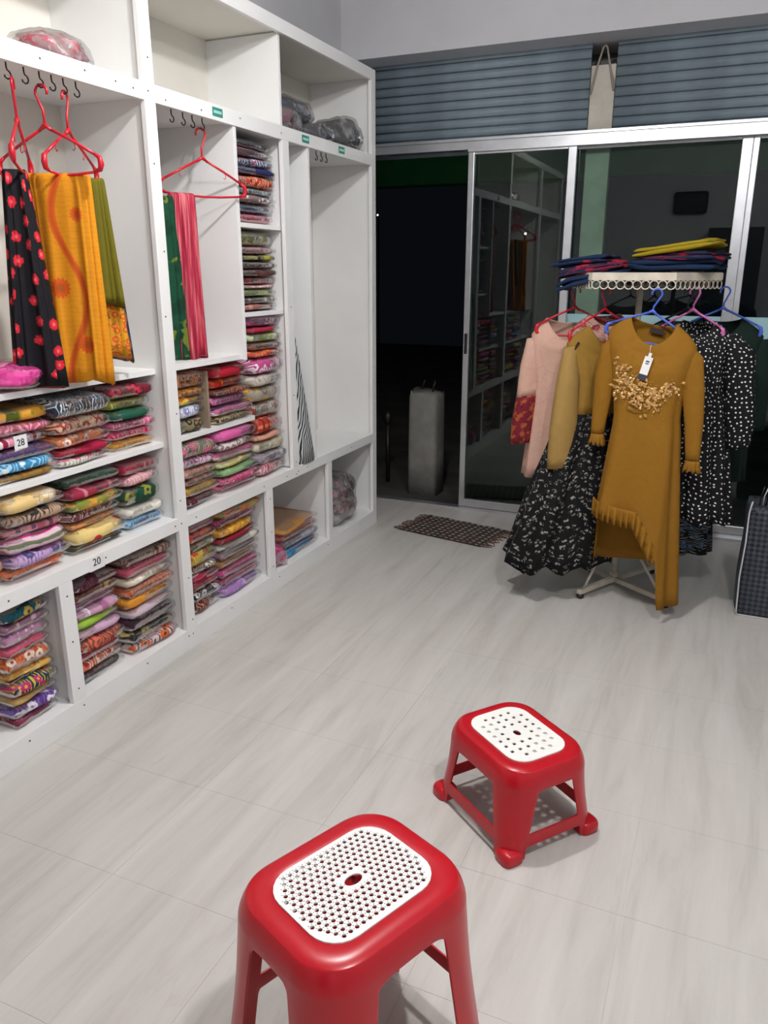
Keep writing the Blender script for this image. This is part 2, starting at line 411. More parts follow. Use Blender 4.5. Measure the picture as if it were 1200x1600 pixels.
MB().lathe([(.012, .42), (.03, .45), (.036, .48), (.03, .51), (.008, .53)], n=14).obj('knob', M_dark, bp_)
ML = NT('street_lamp_glow'); ML.b.inputs['Emission Color'].default_value = (1, .98, .95, 1); ML.b.inputs['Emission Strength'].default_value = 2.2
for (x, y, z, r, lb) in ((-4.46, 10, 2.17, .010, 'tiny distant lamp high behind the left doorway'), (-2.73, 11, 1.95, .016, 'distant double lamp behind the sliding glass door')):
    o = thing('street_lamp', lb, 'lamp', (x, y, -.03))
    MB().lathe([(.004, -r), (r, -r * .5), (r, r * .5), (.004, r)], (0, 0, z + .03), 10).obj('bulb', ML.m, o)
    MB().tube([(0, .03, 0), (0, .03, z + .06), (0, 0, z + .06), (0, 0, z + .03 + r)], .012, 8).obj('pole', M_dark, o)

# ------------------------------------------------------------------ things behind the camera that the glass reflects
cab = thing('stand_in_cabinet', 'dark stand-in cabinet added behind the viewer for its reflection in the glass', 'cabinet', (-.12, YB + .23, 0))  # added stand-in for an unclear dark shape mirrored in the glass
boxpart('carcass', (-.31, -.2, .08), (.31, .2, 1.97), plain('dark_wood', '2a2522', .5), cab, .006)
boxpart('plinth', (-.30, -.18, 0), (.30, .18, .08), plain('dark_wood', '2a2522', .5), cab)
wb = thing('wall_box', 'dark rounded box fixed high on the wall behind the viewer', 'box', (-.695, YB + .001, 2.29))
bevel(boxpart('case', (-.205, 0, -.135), (.205, .10, .135), plain('dark_wood', '2a2522', .5), wb), .04, 4)

# ------------------------------------------------------------------ the shelf unit along the left wall
XF, XBK, XI = -1.855, -2.238, -1.874
su = thing('shelf_unit', 'tall white wall shelf unit full of packed garments', 'shelves', (0, 0, 0))
Y0, YE = 0.2, 4.135
PA, PB = (2.292, 2.347), (3.165, 3.220)
boxpart('back_panel', (XBK, Y0, .0), (XBK + .006, YE, 2.445), M_lam2, su)
def pnl(y, z0, z1, th=.018, xf=XI, mat=M_lam, name='divider'):
    return boxpart(name, (XBK + .006, y - th / 2, z0), (xf, y + th / 2, z1), mat, su, .001)
def brd(y0, y1, z1, th=.02, xf=XI, mat=M_lam, name='shelf_board'):
    return boxpart(name, (XBK + .006, y0, z1 - th), (xf, y1, z1), mat, su, .001)
for y in (Y0 + .009, 1.19): pnl(y, 0, 2.445)
pnl(2.312, 0, 2.445); pnl(3.195, .555, 2.40)
pnl(YE - .012, 0, 2.445, .022)
pnl(1.712, .085, .508); pnl(2.947, .085, .508); pnl(3.545, .085, .508)
pnl(2.815, 1.10, 2.0, .02, -1.86); pnl(3.405, .55, 2.0, .02, -1.862)
seg = [(Y0 + .018, 1.181), (1.199, 2.303), (2.321, 3.186), (3.204, YE - .023)]
for a, b in seg:
    brd(a, b, 2.425, .02, XI, M_lam2); brd(a, b, 2.03, .03)
for a, b in seg[:2] + [(2.321, YE - .023)]:
    brd(a, b, .55, .03); brd(a, b, .085, .02)
brd(1.199, 2.303, 1.115, .02, -1.915); brd(1.199, 2.303, .845, .02, -1.905)
brd(2.321, 2.805, 1.125, .022, -1.872); brd(2.321, 2.93, .845, .02, -1.905)
brd(2.825, 3.186, 1.645, .018, -1.885); brd(2.825, 3.186, 1.288, .018, -1.89)
# face frame: posts and rails
def front(name, y0, y1, z0, z1): return boxpart(name, (XI, y0, z0), (XF, y1, z1), M_lam, su, .0015)
for (a, b) in ((Y0, Y0 + .05), (1.165, 1.22), PA, (YE - .052, YE)): front('post', a, b, 0, 2.448)
front('post', PB[0], PB[1], .555, 1.99)
for (a, b) in ((1.688, 1.745), (2.922, 2.972), (3.517, 3.563)): front('post', a, b, .086, .505)
spans = [(Y0 + .05, 1.165), (1.22, PA[0]), (PA[1], YE - .052)]
for a, b in spans:
    front('rail', a, b, 2.395, 2.448); front('rail', a, b, 1.99, 2.045); front('rail', a, b, .505, .555); front('base_board', a, b, 0, .086)
# rows of small screw heads on the face frame: too small to pick apart singly
sm = MB()
def screw(y, z, r=.0032): sm.loft([[(XF + dx, y + r * math.cos(k * PI / 3), z + r * math.sin(k * PI / 3)) for k in range(6)] for dx in (-.001, .0008)], True, False, True)
for z in (.06, .12, .30, .53, .62, .95, 1.30, 1.52, 1.80, 2.02, 2.12): screw(2.32 + .012 * math.sin(z * 9), z)
for z in (.52, .58, .9, 1.3): screw(3.192, z)
for y in (1.40, 1.62, 1.86, 2.03, 2.16, 2.24, 2.40, 2.60, 2.85, 3.16, 3.35, 3.7): screw(y, 2.015 + .008 * math.sin(y * 7))
for y in (1.5, 1.9, 2.27, 2.40, 2.9, 3.1, 3.21, 3.3, 3.8): screw(y, .53)
for y in (1.5, 1.73, 2.05, 2.3, 2.6, 3.0, 3.5, 3.9): screw(y, .06)
for z in (.13, .3, .46): screw(1.716, z); screw(2.947, z)
tag(sm.obj('screw_heads', M_dark, su), kind='stuff')
# green shelf labels (worn, unreadable print) and the number label
M_green = plain('green_label', '2f8f7d', .5); M_pale = plain('pale_print', 'bfe0d8', .6); M_paper = plain('paper', 'eeeeee', .7)
for y in (2.70, 3.37, 3.73):
    st = boxpart('label_sticker', (XF, y - .032, 2.004), (XF + .0012, y + .032, 2.034), M_green, su)
    b = MB()
    for k in range(7):
        b.box((XF + .0012, y - .024 + k * .0072, 2.014), (XF + .0016, y - .019 + k * .0072, 2.024))
    tag(b.obj('worn_print', M_pale, st, False), kind='stuff')
RX = Matrix(((0, 0, 1, 0), (1, 0, 0, 0), (0, 1, 0, 0), (0, 0, 0, 1)))     # text plane -> faces +x, reads along +y
n20 = boxpart('number_label', (XF, 1.822, .503), (XF + .001, 1.892, .552), M_paper, su)
n20['label'] = 'white paper number label on the lower rail'
text('20', .036, Matrix.Translation((XF + .0015, 1.857, .530)) @ RX, M_ink, n20)
# screw hooks under the hanging decks
hk = MB(); hk.tube([(0, 0, .012), (0, 0, -.008), (0, .002, -.014), (0, .010, -.018), (0, .014, -.026), (0, .010, -.034), (0, .001, -.037), (0, -.007, -.034), (0, -.009, -.028)], .0022, 6)
hkme = hk.mesh('hook', M_dark)
HX, HZ = -1.905, 1.994
for y in (1.785, 1.845, 1.90, 1.945, 1.99, 2.04, 2.49, 2.555, 2.61, 2.67, 3.56, 3.61, 3.66):
    o = link('hook', hkme, su); o.location = (HX, y, HZ)
boxpart('hinge_plate', (-1.90, 3.418, .551), (-1.87, 3.422, .60), M_dark, su, .001)

STACKS=[
('B1',1.504,1.804,0.845,0.215,-1.915,'left stack, upper shelf of left bay',['yellow green-banded|e0a03a|band|4f5a16|8a8a20|27',
'dusty pink printed|c8627f|squig|e6a9b8|c0506e|23',
'white maroon-striped|e6d8dc|vstripe|8c1f3f|d98fa6|24',
'purple navy printed|4a3a6c|blotch|6e3a6e|2f4a58|23',
'sky blue printed|3f94c8|squig|a8d4ea|e8f0f0|25',
'brown gold floral|9a7838|blotch|7a2e22|3c4a22|17']),
('B2',1.817,2.051,0.845,0.225,-1.910,'middle stack, upper shelf of left bay',['navy white printed|2c3c50|squig|dfe6ea|5a6e86|40',
'cream red-leaf printed|e6c29e|oval|a02626|c03a3a|32',
'orange white floral|e08a5a|flower|f2e6dc|d2521e|26',
'plain crimson|a61c3e|plain|||17',
'white pink floral|e6d6d2|flower|d0708e|8aa88a|18']),
('B3',2.080,2.283,0.845,0.232,-1.915,'right stack, upper shelf of left bay',['maroon red-flowered|7a2434|flower|c4304a|5a1a26|32',
'olive lime printed|8e8e2a|squig|b2b04a|6a6a1a|24',
'plain bottle green|1f5a44|plain|||22',
'pink blossom|cf6c8c|flower|b23a6a|e8a8bc|22',
'hot pink printed|cb2f5c|squig|e87a96|a01c44|22',
'gold ochre|c8902e|squig|b07a22|e0b050|22']),
('C0',1.373,1.541,0.555,0.160,-1.900,'leftmost stack, lower shelf of left bay',['dark maroon printed|4a1a2a|squig|d8c8cc|6a2a3a|40',
'peach striped|c88a78|vstripe|9a5a4a|e0b0a0|30',
'cream green printed|dcd4a8|flower|7a9a3a|f0ecd8|24']),
('C1',1.554,1.775,0.555,0.252,-1.885,'second stack, lower shelf of left bay',['cream yellow mottled|e8c888|blotch|f2e2c4|dca850|32',
'beige black-floral|b89a80|flower|2a2a2a|4a3a36|28',
'rose pink striped|cf8a92|vstripe|7a4a66|b8606e|24',
'white hot-pink banded|e8c8d4|hstripe|d8348a|6a7a5a|36',
'lilac flowered|c2a2cc|flower|4a4a7a|8a6aa0|30',
'coral orange|e8764e|blotch|f08a5e|d8603a|26']),
('C2',1.820,2.057,0.555,0.256,-1.900,'third stack, lower shelf of left bay',['dark green|1c4a3a|plain|||26',
'crimson striped|9e2c46|vstripe|c8788a|6e1c30|22',
'mustard green-dyed|d49a3e|blotch|7a8a3a|e0b058|24',
'mauve leaf printed|7c4a52|squig|dcc0c0|4e2c34|25',
'apricot orange|da9256|plain|||15',
'pale yellow red-squiggle|f0d48a|line|a01c1c|d02a2a|34',
'dark brown printed|4a3a34|blotch|3e5a34|2c2222|14']),
('C3',2.095,2.283,0.555,0.245,-1.910,'right stack, lower shelf of left bay',['plain crimson|ac2444|plain|||28',
'pale pink floral|d8a0a4|flower|b86a7a|e8c4c4|26',
'bottle green gold-edged|1a4a36|flower|8a8a3a|103428|40',
'plain white|ece8dc|plain|||26',
'bright blue printed|3f8fc8|squig|90c4e4|2f6ea8|22']),
('D',1.494,1.667,0.087,0.395,-1.885,'stack in the leftmost floor cubby',['dark teal gold-printed|17505c|flower|b0903a|0e3a46|34',
'mauve grey striped|a8728e|vstripe|d8b0c4|8a5a76|28',
'lilac white-dotted|c88fb6|dots|f0dcea|e8b068|38',
'watermelon pink|d85a76|plain|||26',
'orange white floral|e2783e|flower|f0e2d4|b8441e|48',
'yellow rust-spotted|d8ac48|blotch|a84a2a|e8c870|20',
'navy teal floral|1e3e50|flower|c02a6a|c8b048|40',
'tan beige|c8a468|plain|||24',
'purple white-leaf|5a3e86|flower|ece4f2|7a5ca4|36',
'dull maroon|8a2a44|plain|||24']),
('E1',1.786,1.993,0.087,0.375,-1.900,'left stack in the number 20 cubby',['dark maroon plum|5c3040|squig|7a4656|44222e|26',
'brown gold-banded|7a4230|band|c09a58|5a2c20|26',
'dusty mauve|986a80|plain|||22',
'pink lace-striped|d0a0bc|vstripe|f0dcea|a86a90|24',
'lime green|a4cc4a|plain|||26',
'pale lilac|d2aac8|plain|||24',
'rust brown printed|8a4e3c|squig|d86a54|6a3a2c|36',
'plain crimson|b02c46|plain|||24',
'orange white-printed|d8785e|squig|f2dccc|b02a2a|30',
'dark grey|43464a|plain|||22']),
('E2',2.029,2.280,0.087,0.385,-1.885,'right stack in the number 20 cubby',['grey brown printed|7c6258|squig|b49a8a|4a342e|26',
'rose pink|cc5470|plain|||26',
'cream ribbed|e4dcc8|vstripe|f0eade|cdc0a8|22',
'rust orange printed|b85a3c|squig|dc8c6a|94402a|24',
'bright orange|e89a34|plain|||32',
'pale lilac grey|c8b8c4|plain|||18',
'black plum|3a2030|blotch|5a2444|1c1c20|36',
'black gold-embroidered|26282a|flower|b8a468|48503c|28',
'white orange-floral|d8bcc0|flower|d4622a|3a3a3a|26']),
('F1',2.402,2.574,0.845,0.240,-1.900,'left stack, upper shelf of middle bay',['orange black-spotted|e08a46|oval|5a2a1a|c86a30|40',
'amber leaf-printed|ee9c24|oval|8a4a12|d07a10|20',
'lemon rust-edged|d2c04e|flower|d46024|c0aa3a|20',
'lilac white printed|c4c4dc|flower|8088b0|e4e4f0|32',
'olive black-printed|8a8464|oval|2a2822|d05a44|36']),
('F2',2.645,2.898,0.845,0.238,-1.900,'right stack, upper shelf of middle bay',['glossy crimson|bb2036|plain|||32',
'red orange-splashed|b8281e|blotch|e47a24|8a1a18|28',
'brown maroon printed|6e3a30|squig|a47862|4e2620|18',
'magenta pink printed|c45a94|squig|dc94bc|9a3a70|26',
'pink navy swirl|cc6a90|hstripe|2c3a6a|e8e0e8|26',
'yellow black-ringed|c8b070|oval|2e2a24|a88a4a|20']),
('G1',2.400,2.604,0.555,0.255,-1.890,'left stack, lower shelf of middle bay',['grey pink-floral|6c6c70|flower|d85a94|c8a864|34',
'white magenta-printed|dcccd4|squig|b83a86|3a5a5a|26',
'peach brown-printed|d09a84|squig|a8624e|e0b4a0|22',
'brown rose striped|94705c|vstripe|d08a84|6a4a3a|16',
'antique gold|b8903e|blotch|a07a30|caa650|26',
'deep maroon|5a2230|dots|8a4a54|3e1622|24']),
('G2',2.638,2.918,0.555,0.262,-1.890,'right stack, lower shelf of middle bay',['bubblegum pink|e066a8|plain|||30',
'white grey printed|dcd0cc|oval|7c7c78|b83a5a|22',
'pink orange-ended|dc6c9a|hstripe|f0d8dc|d8344e|28',
'cream green printed|cbc496|blotch|9cac6a|e0a84a|16',
'sage green|8ab07c|dots|a6c89a|5a8a54|20',
'pink maroon-speckled|d4688e|squig|a83a64|e898b4|22',
'rose pink|e06a8a|plain|||18']),
('H1',2.845,3.168,1.647,0.325,-1.900,'stack in top of tall column',['black|1e1c1e|plain|||18',
'pink grey striped|8a6a70|hstripe|d06a84|4a4246|16',
'navy white floral|3a4466|squig|dcdce4|b04a6a|18',
'plain navy|2c3460|plain|||16',
'orange red printed|c4483a|squig|e8b48a|8a2420|24',
'teal grey|587a80|squig|a8bcc0|3a5a62|14',
'grey multicolour|7a8080|squig|c05a54|d8d8d4|16',
'slate blue|46587a|blotch|8a9ab0|2e3c58|20',
'crimson pink|a82440|blotch|d84a7a|7a1a2e|20']),
('H2',2.845,3.168,1.292,0.328,-1.905,'stack in middle of tall column',['lime olive|8a8c2e|blotch|a8a44a|6a8a8a|34',
'pink grey printed|a86a78|squig|c8a8a8|7a4a58|18',
'black gold|34303a|blotch|a8a04a|1e1c22|14',
'dark brown|4a3a3a|squig|7a5e5a|2e2424|18',
'brown maroon|5a3c3a|blotch|7a4c44|382424|16',
'crimson orange|8e2c44|blotch|d04a2a|6a1e34|18',
'white pink|e0ccc8|squig|d0848a|f0e4e0|9',
'green olive|8a9c52|blotch|b8d04a|5e6a3a|18',
'black brown|3e3430|squig|6a5a50|d0c8c0|16',
'pink brown|9a6a62|blotch|c88a84|5e4440|14']),
('H3',2.935,3.170,0.555,0.715,-1.895,'stack in bottom of tall column',['mauve purple|a4547c|blotch|8a6a9a|c07aa0|20',
'bright crimson|b02444|plain|||10',
'white lime|c8d4ac|blotch|a8cc3a|e4e8dc|16',
'grey black printed|5e6258|squig|b04a3a|2e302c|14',
'orange rust|cc5436|squig|e88a5a|a83a24|12',
'pink white floral|d05a96|flower|f0dce8|b03a74|30',
'pale grey|bcb4a8|squig|d8d0c4|9a9488|22',
'yellow grey|a49a88|blotch|e8a828|6e6a70|28',
'white brown-floral|c8bcac|flower|8a3226|5a5048|28',
'red plaid|b43a2c|check|e07a5a|7a2018|30',
'peach|dca088|plain|||12',
'grey cream|b4ac94|blotch|ccc4ac|94907c|22',
'lilac grey|9c94a0|blotch|c0b0bc|6a6478|20',
'dusty pink|c07a84|squig|e4c4c8|9a4a54|22']),
('I1',2.414,2.589,0.087,0.390,-1.900,'left stack in middle bay floor cubby',['pink grey printed|b08a90|squig|d83a8a|8a8a8c|20',
'red orange floral|b42630|flower|e8702c|d83a44|22',
'grey olive|8a8672|squig|5e604a|b4b09c|18',
'yellow red-flowered|cdb24c|flower|d83c1c|8a8a4a|34',
'white grey printed|c4bcac|squig|3a3a38|e8e4d8|20',
'crimson white-swirled|a42446|hstripe|f0d8dc|7a1430|18',
'rose red|b23a50|blotch|d85a54|8a2a40|16',
'black white-flowered|26262c|flower|e8e8e8|1a1a20|22',
'brown maroon printed|5e2e34|squig|c08a6a|3e1c22|28']),
('I2',2.610,2.905,0.087,0.400,-1.885,'right stack in middle bay floor cubby',['beige orange-floral|bc9c5c|flower|e0642c|7a8a6a|22',
'magenta maroon|8a2a56|squig|b84a7e|5e1a38|24',
'golden yellow|d29232|squig|e4b050|b87a22|24',
'dark crimson|922036|plain|||14',
'pale white|d0ccc0|plain|||20',
'grey pink dotted|8c8286|dots|c8547a|acaab0|18',
'tan brown|a87a4a|plain|||22',
'rose magenta|b44276|blotch|cc6a94|8e2a58|24',
'mauve pink|b0647e|blotch|c88a9e|8a4a62|22',
'lilac blue|a87cb8|blotch|8a7cc0|c8a0cc|24']),
]

# ------------------------------------------------------------------ folded garments in clear bags
def fold_mb(W, D, t, seed, squash=1.0, n=20, m=9, tilt=0.0):
    """a folded cloth: rounded roll at the front (+x side), W along y, centred, z 0..t"""
    r = random.Random(seed); rings = []; p1, p2 = r.uniform(0, 6), r.uniform(0, 6)
    for i in range(m):
        u = i / (m - 1); y = (u - .5) * W
        e = 1 - .12 * (abs(2 * u - 1) ** 12) - .02 * math.sin(u * 7 + p1)
        fx = .012 * math.sin(u * 3.1 + p2) - .010 * abs(2 * u - 1) ** 5
        ring = []
        for k in range(n):
            a = 2 * PI * k / n - PI * .75
            cx, cz = math.cos(a), math.sin(a)
            x = -D / 2 + spw(cx, .42) * D / 2 + (fx if cx > 0 else 0)
            z = t / 2 + spw(cz, .50) * t / 2 * e + (.002 * math.sin(9 * u + 5 * x / D + p1) if cz > 0 else 0)
            z = min(max(z, .0), t * 1.0)
            ring.append((x, y, z))
        rings.append(ring)
    return MB().loft(rings, True, True, True)

def bag_mb(W, D, t, seed, n=26, m=15, ext=.007, inf=.0012):
    r = random.Random(seed + 99); o = Vector((r.uniform(0, 50), r.uniform(0, 50), r.uniform(0, 50))); rings = []
    for i in range(m):
        u = i / (m - 1); W2 = W + 2 * ext; y = (u - .5) * W2
        e = 1 - .30 * abs(2 * u - 1) ** 14
        ring = []
        for k in range(n):
            a = 2 * PI * k / n
            cx, cz = math.cos(a), math.sin(a)
            x = -D / 2 + spw(cx, .40) * (D / 2 + inf * 2); z = t / 2 + spw(cz, .47) * (t / 2 + inf) * e
            p = Vector((x, y, z)); d = noise.noise(p * 38 + o) * .0022 + noise.noise(p * 95 + o) * .0010
            x += d * cx * 1.6; z += d * cz * (1 if cz > 0 else .3)
            ring.append((x, y, max(z, -.0015)))
        rings.append(ring)
    return MB().loft(rings, True, True, True)

ORD = ['topmost', 'second from top', 'third from top', 'fourth from top', 'fifth from top', 'sixth from top', 'seventh from top', 'eighth from top', 'ninth from top',
       'tenth from top', 'eleventh from top', 'twelfth from top', 'thirteenth from top', 'fourteenth from top']
seed = 0
for code, y0, y1, zb, fill, xf, loc, packs in STACKS:
    rows = [p.split('|') for p in packs]
    tot = sum(float(p[5]) for p in rows); z = zb
    yc, W = (y0 + y1) / 2, y1 - y0
    for i in range(len(rows) - 1, -1, -1):
        desc, base, pat, c2, c3, wt = rows[i]; seed += 1
        r = random.Random(seed * 13 + 5)
        full = float(wt) / tot * fill; t = full - .0018
        Wi = W * r.uniform(.955, 1.0) - .012; D = min(.30, xf - XBK - .02) * r.uniform(.9, .98)
        dx = r.uniform(-.018, .010); dy = r.uniform(-1, 1) * (W - Wi - .012) / 2
        rz = r.uniform(-.035, .035)
        lab = '%s folded garment packet, %s, %s' % (desc, ORD[i], loc)
        th = thing('garment_packet', lab, 'garment packet', (xf + dx - .004, yc + dy, z + .0015), rz, 'packed garments on the wall shelves')
        m = cloth(base, pat, c2 or None, c3 or None, r.uniform(.55, .8), seed)
        fold_mb(Wi, D, t, seed).obj('folded_cloth', m, th)
        bag_mb(Wi, D, t, seed).obj('plastic_bag', M_film, th)
        th['label'] = lab
        if code == 'B1' and i == 2:
            s = boxpart('number_tag', (.0075, .005, -.010), (.0085, .055, .036), M_paper, th)
            s['label'] = 'white square paper tag reading 28'
            text('28', .030, Matrix.Translation((.0088, .030, .013)) @ RX, M_ink, s)
        z += full
# the tall thin board between the two middle-bay stacks, the odd soft bags
tag(boxpart('backing_board', (-2.1, 2.592, .847), (-1.905, 2.603, 1.075), plain('brown_board', '9a8672', .8), None), 'thin brown board standing between the two middle bay stacks', 'board')

def soft_bag(loc, size, seed, label, base, pat='blotch', c2=None, c3=None, film=None, rz=0.0, name='garment_bag', tilt=0):
    """a loose, puffed plastic bag with dark cloth inside"""
    th = thing(name, label, 'garment bag', loc, rz)
    if tilt: th.rotation_euler[0] = tilt
    L, D, H = size; o = Vector((seed * 3.3, seed * 1.7, 0))
    def blob(k, n=24, m=14, fr=9, am=.25, spike=0.0):
        rings = []
        for i in range(m):
            u = i / (m - 1); y = (u - .5) * L * k; e = max(.10, (1 - abs(2 * u - 1) ** 2.6)) ** .55
            ring = []
            for q in range(n):
                a = 2 * PI * q / n; d = 1 + am * noise.noise(Vector((math.cos(a) * 1.4, math.sin(a) * 1.4, u * 4)) + o) + .06 * noise.noise(Vector((math.cos(a) * 4, math.sin(a) * 4, u * fr)) + o)
                ring.append((spw(math.cos(a), .8) * D / 2 * k * e * d, y, max(H / 2 + spw(math.sin(a), .75) * H / 2 * k * e * d, .002 + (1 - k) * .02)))
            rings.append(ring)
        return MB().loft(rings, True, True, True)
    blob(.88).obj('folded_cloth', cloth(base, pat, c2, c3, 1, seed), th)
    blob(1.0, 30, 18, 14, .27).obj('plastic_bag', film or M_film2, th)
    return th
ZT = 2.0305
soft_bag((-1.97, 2.02, ZT), (.26, .20, .10), 1, 'pale pink clothes in a clear bag on the top left deck', 'b88a8a', 'blotch', 'c03a4a', 'd8c8c4')
soft_bag((-1.99, 3.345, ZT), (.27, .22, .125), 2, 'grey bag of mauve clothes at left end of top right deck', '84505e', 'blotch', '6a3a48', '9a8a8c')
soft_bag((-1.97, 3.64, ZT), (.26, .20, .10), 3, 'low flat dark grey bag in middle of top right deck', '3c3a3e', 'plain')
soft_bag((-1.98, 3.93, ZT), (.28, .22, .17), 4, 'round grey black bag at right end of top right deck', '3a3a3a', 'blotch', '5e5a58', '242426')
soft_bag((-2.06, 3.58, ZT + .085), (.34, .20, .12), 5, 'dark navy bag lying on top of other bags, top right deck', '2c2e3c', 'blotch', '3a4466', '3a3a3c')
soft_bag((-1.975, 3.80, .0868), (.40, .22, .28), 6, 'grey plastic bag with pink cloth in the last floor cubby', '6a6662', 'blotch', 'c88a90', '4a4844')
soft_bag((-1.93, 3.06, .0868), (.16, .13, .11), 7, 'shiny magenta bag at the front of the third floor cubby', 'a82a6a', 'blotch', 'c84a8a', '7a1a4a', M_film)
soft_bag((-1.975, 1.70, 1.1165), (.34, .21, .085), 8, 'bright pink bag on the left bay hanging deck', 'd83a92', 'blotch', 'e0529e', 'c02a80', M_film)
def flat_pack(loc, W, D, t, seed, label, mat, film=M_film, rz=0.0, name='garment_packet'):
    th = thing(name, label, 'garment packet', loc, rz)
    fold_mb(W, D, t, seed).obj('folded_cloth', mat, th)
    if film: bag_mb(W, D, t, seed).obj('plastic_bag', film, th)
    return th
zc = .0885
for k, (tt, c, l) in enumerate(((.045, cloth('2f86b4', 'blotch', 'a84a8a', '4aa0cc', 1, 301), 'blue purple folded packet, bottom of the tan folder pile'),
                   (.035, cloth('8a8a94', 'squig', 'b8b8c0', None, 1, 302), 'grey folded packet under the orange one, third floor cubby'),
                   (.04, cloth('d07a64', 'blotch', 'd890a0', 'c8602e', 1, 303), 'orange pink folded packet under the tan folder'))):
    flat_pack((-1.90 - .004 * k, 3.30, zc), .34, .26, tt, 300 + k, l, c); zc += tt + .004
flat_pack((-1.895, 3.29, zc), .36, .28, .028, 310, 'tan brown flat folder packet topping the third floor cubby pile', cloth('bb8444', 'plain', None, None, 1, 304), M_film, .05)

# zebra cloth and white board leaning in the narrow niche
zb = thing('zebra_cloth', 'black and white striped cloth wedge standing in the narrow niche', 'cloth', (-1.90, 3.222, .551))
t = NT('zebra_print'); uv = t.coord('Object', (1, 1, 1)); sp = t.n('SeparateXYZ'); t.l(uv, sp.inputs[0])
nz = t.n('TexNoise', i_Scale=7.0, i_Detail=2.0); t.l(uv, nz.inputs['Vector'])
ph = t.math('ADD', t.math('ADD', t.math('MULTIPLY', sp.outputs['Y'], 48.0), t.math('MULTIPLY', sp.outputs['Z'], -14.0)), t.math('MULTIPLY', nz.outputs['Fac'], 4.0))
t.l(t.ramp(t.math('FRACT', ph), [(.40, lin('1c1c20')), (.5, lin('d0d4d4')), (.95, lin('d0d4d4')), (1, lin('1c1c20'))]), t.b.inputs['Base Color']); t.b.inputs['Roughness'].default_value = .8
rings = []
for i in range(9):
    u = i / 8; wd = .178 * (1 - u) ** .85 + .006; z = u * .74
    rings.append([(spw(math.cos(a), .6) * .05 * (1 - .6 * u), .002 + wd / 2 + spw(math.sin(a), .7) * wd / 2 + .002 * math.sin(z * 30), z) for a in [2 * PI * k / 14 for k in range(14)]])
MB().loft(rings, True, True, True).obj('cloth_wedge', t.m, zb)

# ------------------------------------------------------------------ hangers
def hanger_mb(w=.40, r=.0045, drop=.085, neck=.085, swap=1, notch=True):
    b = MB()
    # hook: origin = inside top of the hook
    R = .020
    pts = [(swap * (R * math.cos(a) ), 0, -R + .004 + R * math.sin(a)) for a in [math.radians(v) for v in (200, 170, 140, 110, 80, 50, 20, -10, -40)]]
    pts += [(swap * .006, 0, -.052), (0, 0, -.064), (0, 0, -neck)]
    b.tube(pts, r * .85, 8)
    zn = -neck
    b.tube([(-.022, 0, zn - .012), (0, 0, zn + .004), (.022, 0, zn - .012)], [r, r * 1.7, r], 8)
    for s in (-1, 1):
        h = w / 2
        b.tube([(0, 0, zn), (s * h * .5, 0, zn - drop * .5), (s * h * .90, 0, zn - drop * .94)], r, 8)
        b.tube([(s * h * .88, 0, zn - drop * .92), (s * h * .98, 0, zn - drop - .004), (s * h, 0, zn - drop - .022), (s * h * .97, 0, zn - drop - .036), (s * h * .86, 0, zn - drop - .042)], [r, r * 1.7, r * 2.0, r * 1.7, r], 8)
        if notch:
            x = s * h * .52; z = zn - drop * .52
            b.tube([(x, 0, z - .002), (x + s * .003, 0, z - .018), (x - s * .002, 0, z - .024), (x - s * .007, 0, z - .019)], .0014, 5)
    b.tube([(-w * .43, 0, zn - drop - .042), (-w * .2, 0, zn - drop - .048), (0, 0, zn - drop - .050), (w * .2, 0, zn - drop - .048), (w * .43, 0, zn - drop - .042)], r * .9, 8)
    return b
def hanger(loc, rz, mat, label, w=.40, group=None, swap=1, tilt=0.0, drop=.085, neck=.085, notch=True):
    o = hanger_mb(w, swap=swap, drop=drop, neck=neck, notch=notch).obj('clothes_hanger', mat); o.location = loc; o.rotation_euler = (0, tilt, rz)
    return tag(o, label, 'hanger', group)
M_hred = plain('hanger_red_plastic', 'c8182c', .3, var=.03)
M_hblue = plain('hanger_blue_plastic', '4a66c8', .3, var=.03)
M_hpink = plain('hanger_pink_plastic', 'c86aa8', .3, var=.03)
M_hdark = plain('hanger_dark_plastic', '2a2a30', .4)
HB = HZ - .033
A2, A3, A1, A4 = math.radians(8), math.radians(110), math.radians(-50), math.radians(62)
hanger((HX, 1.80, HB), A1, M_hred, 'red hanger seen edge on at left of the left bay', .38, neck=.105)
hanger((HX + .0, 1.90, HB), A2, M_hred, 'red hanger in the left bay holding the yellow cloth', .35, swap=-1, neck=.105)
hanger((HX, 1.99, HB), A3, M_hred, 'red hanger in the left bay holding the olive cloth', .36, neck=.105)
hanger((HX - .01, 2.67, HB), A4, M_hred, 'red hanger alone in the middle bay with the pink cloth', .355, neck=.10)

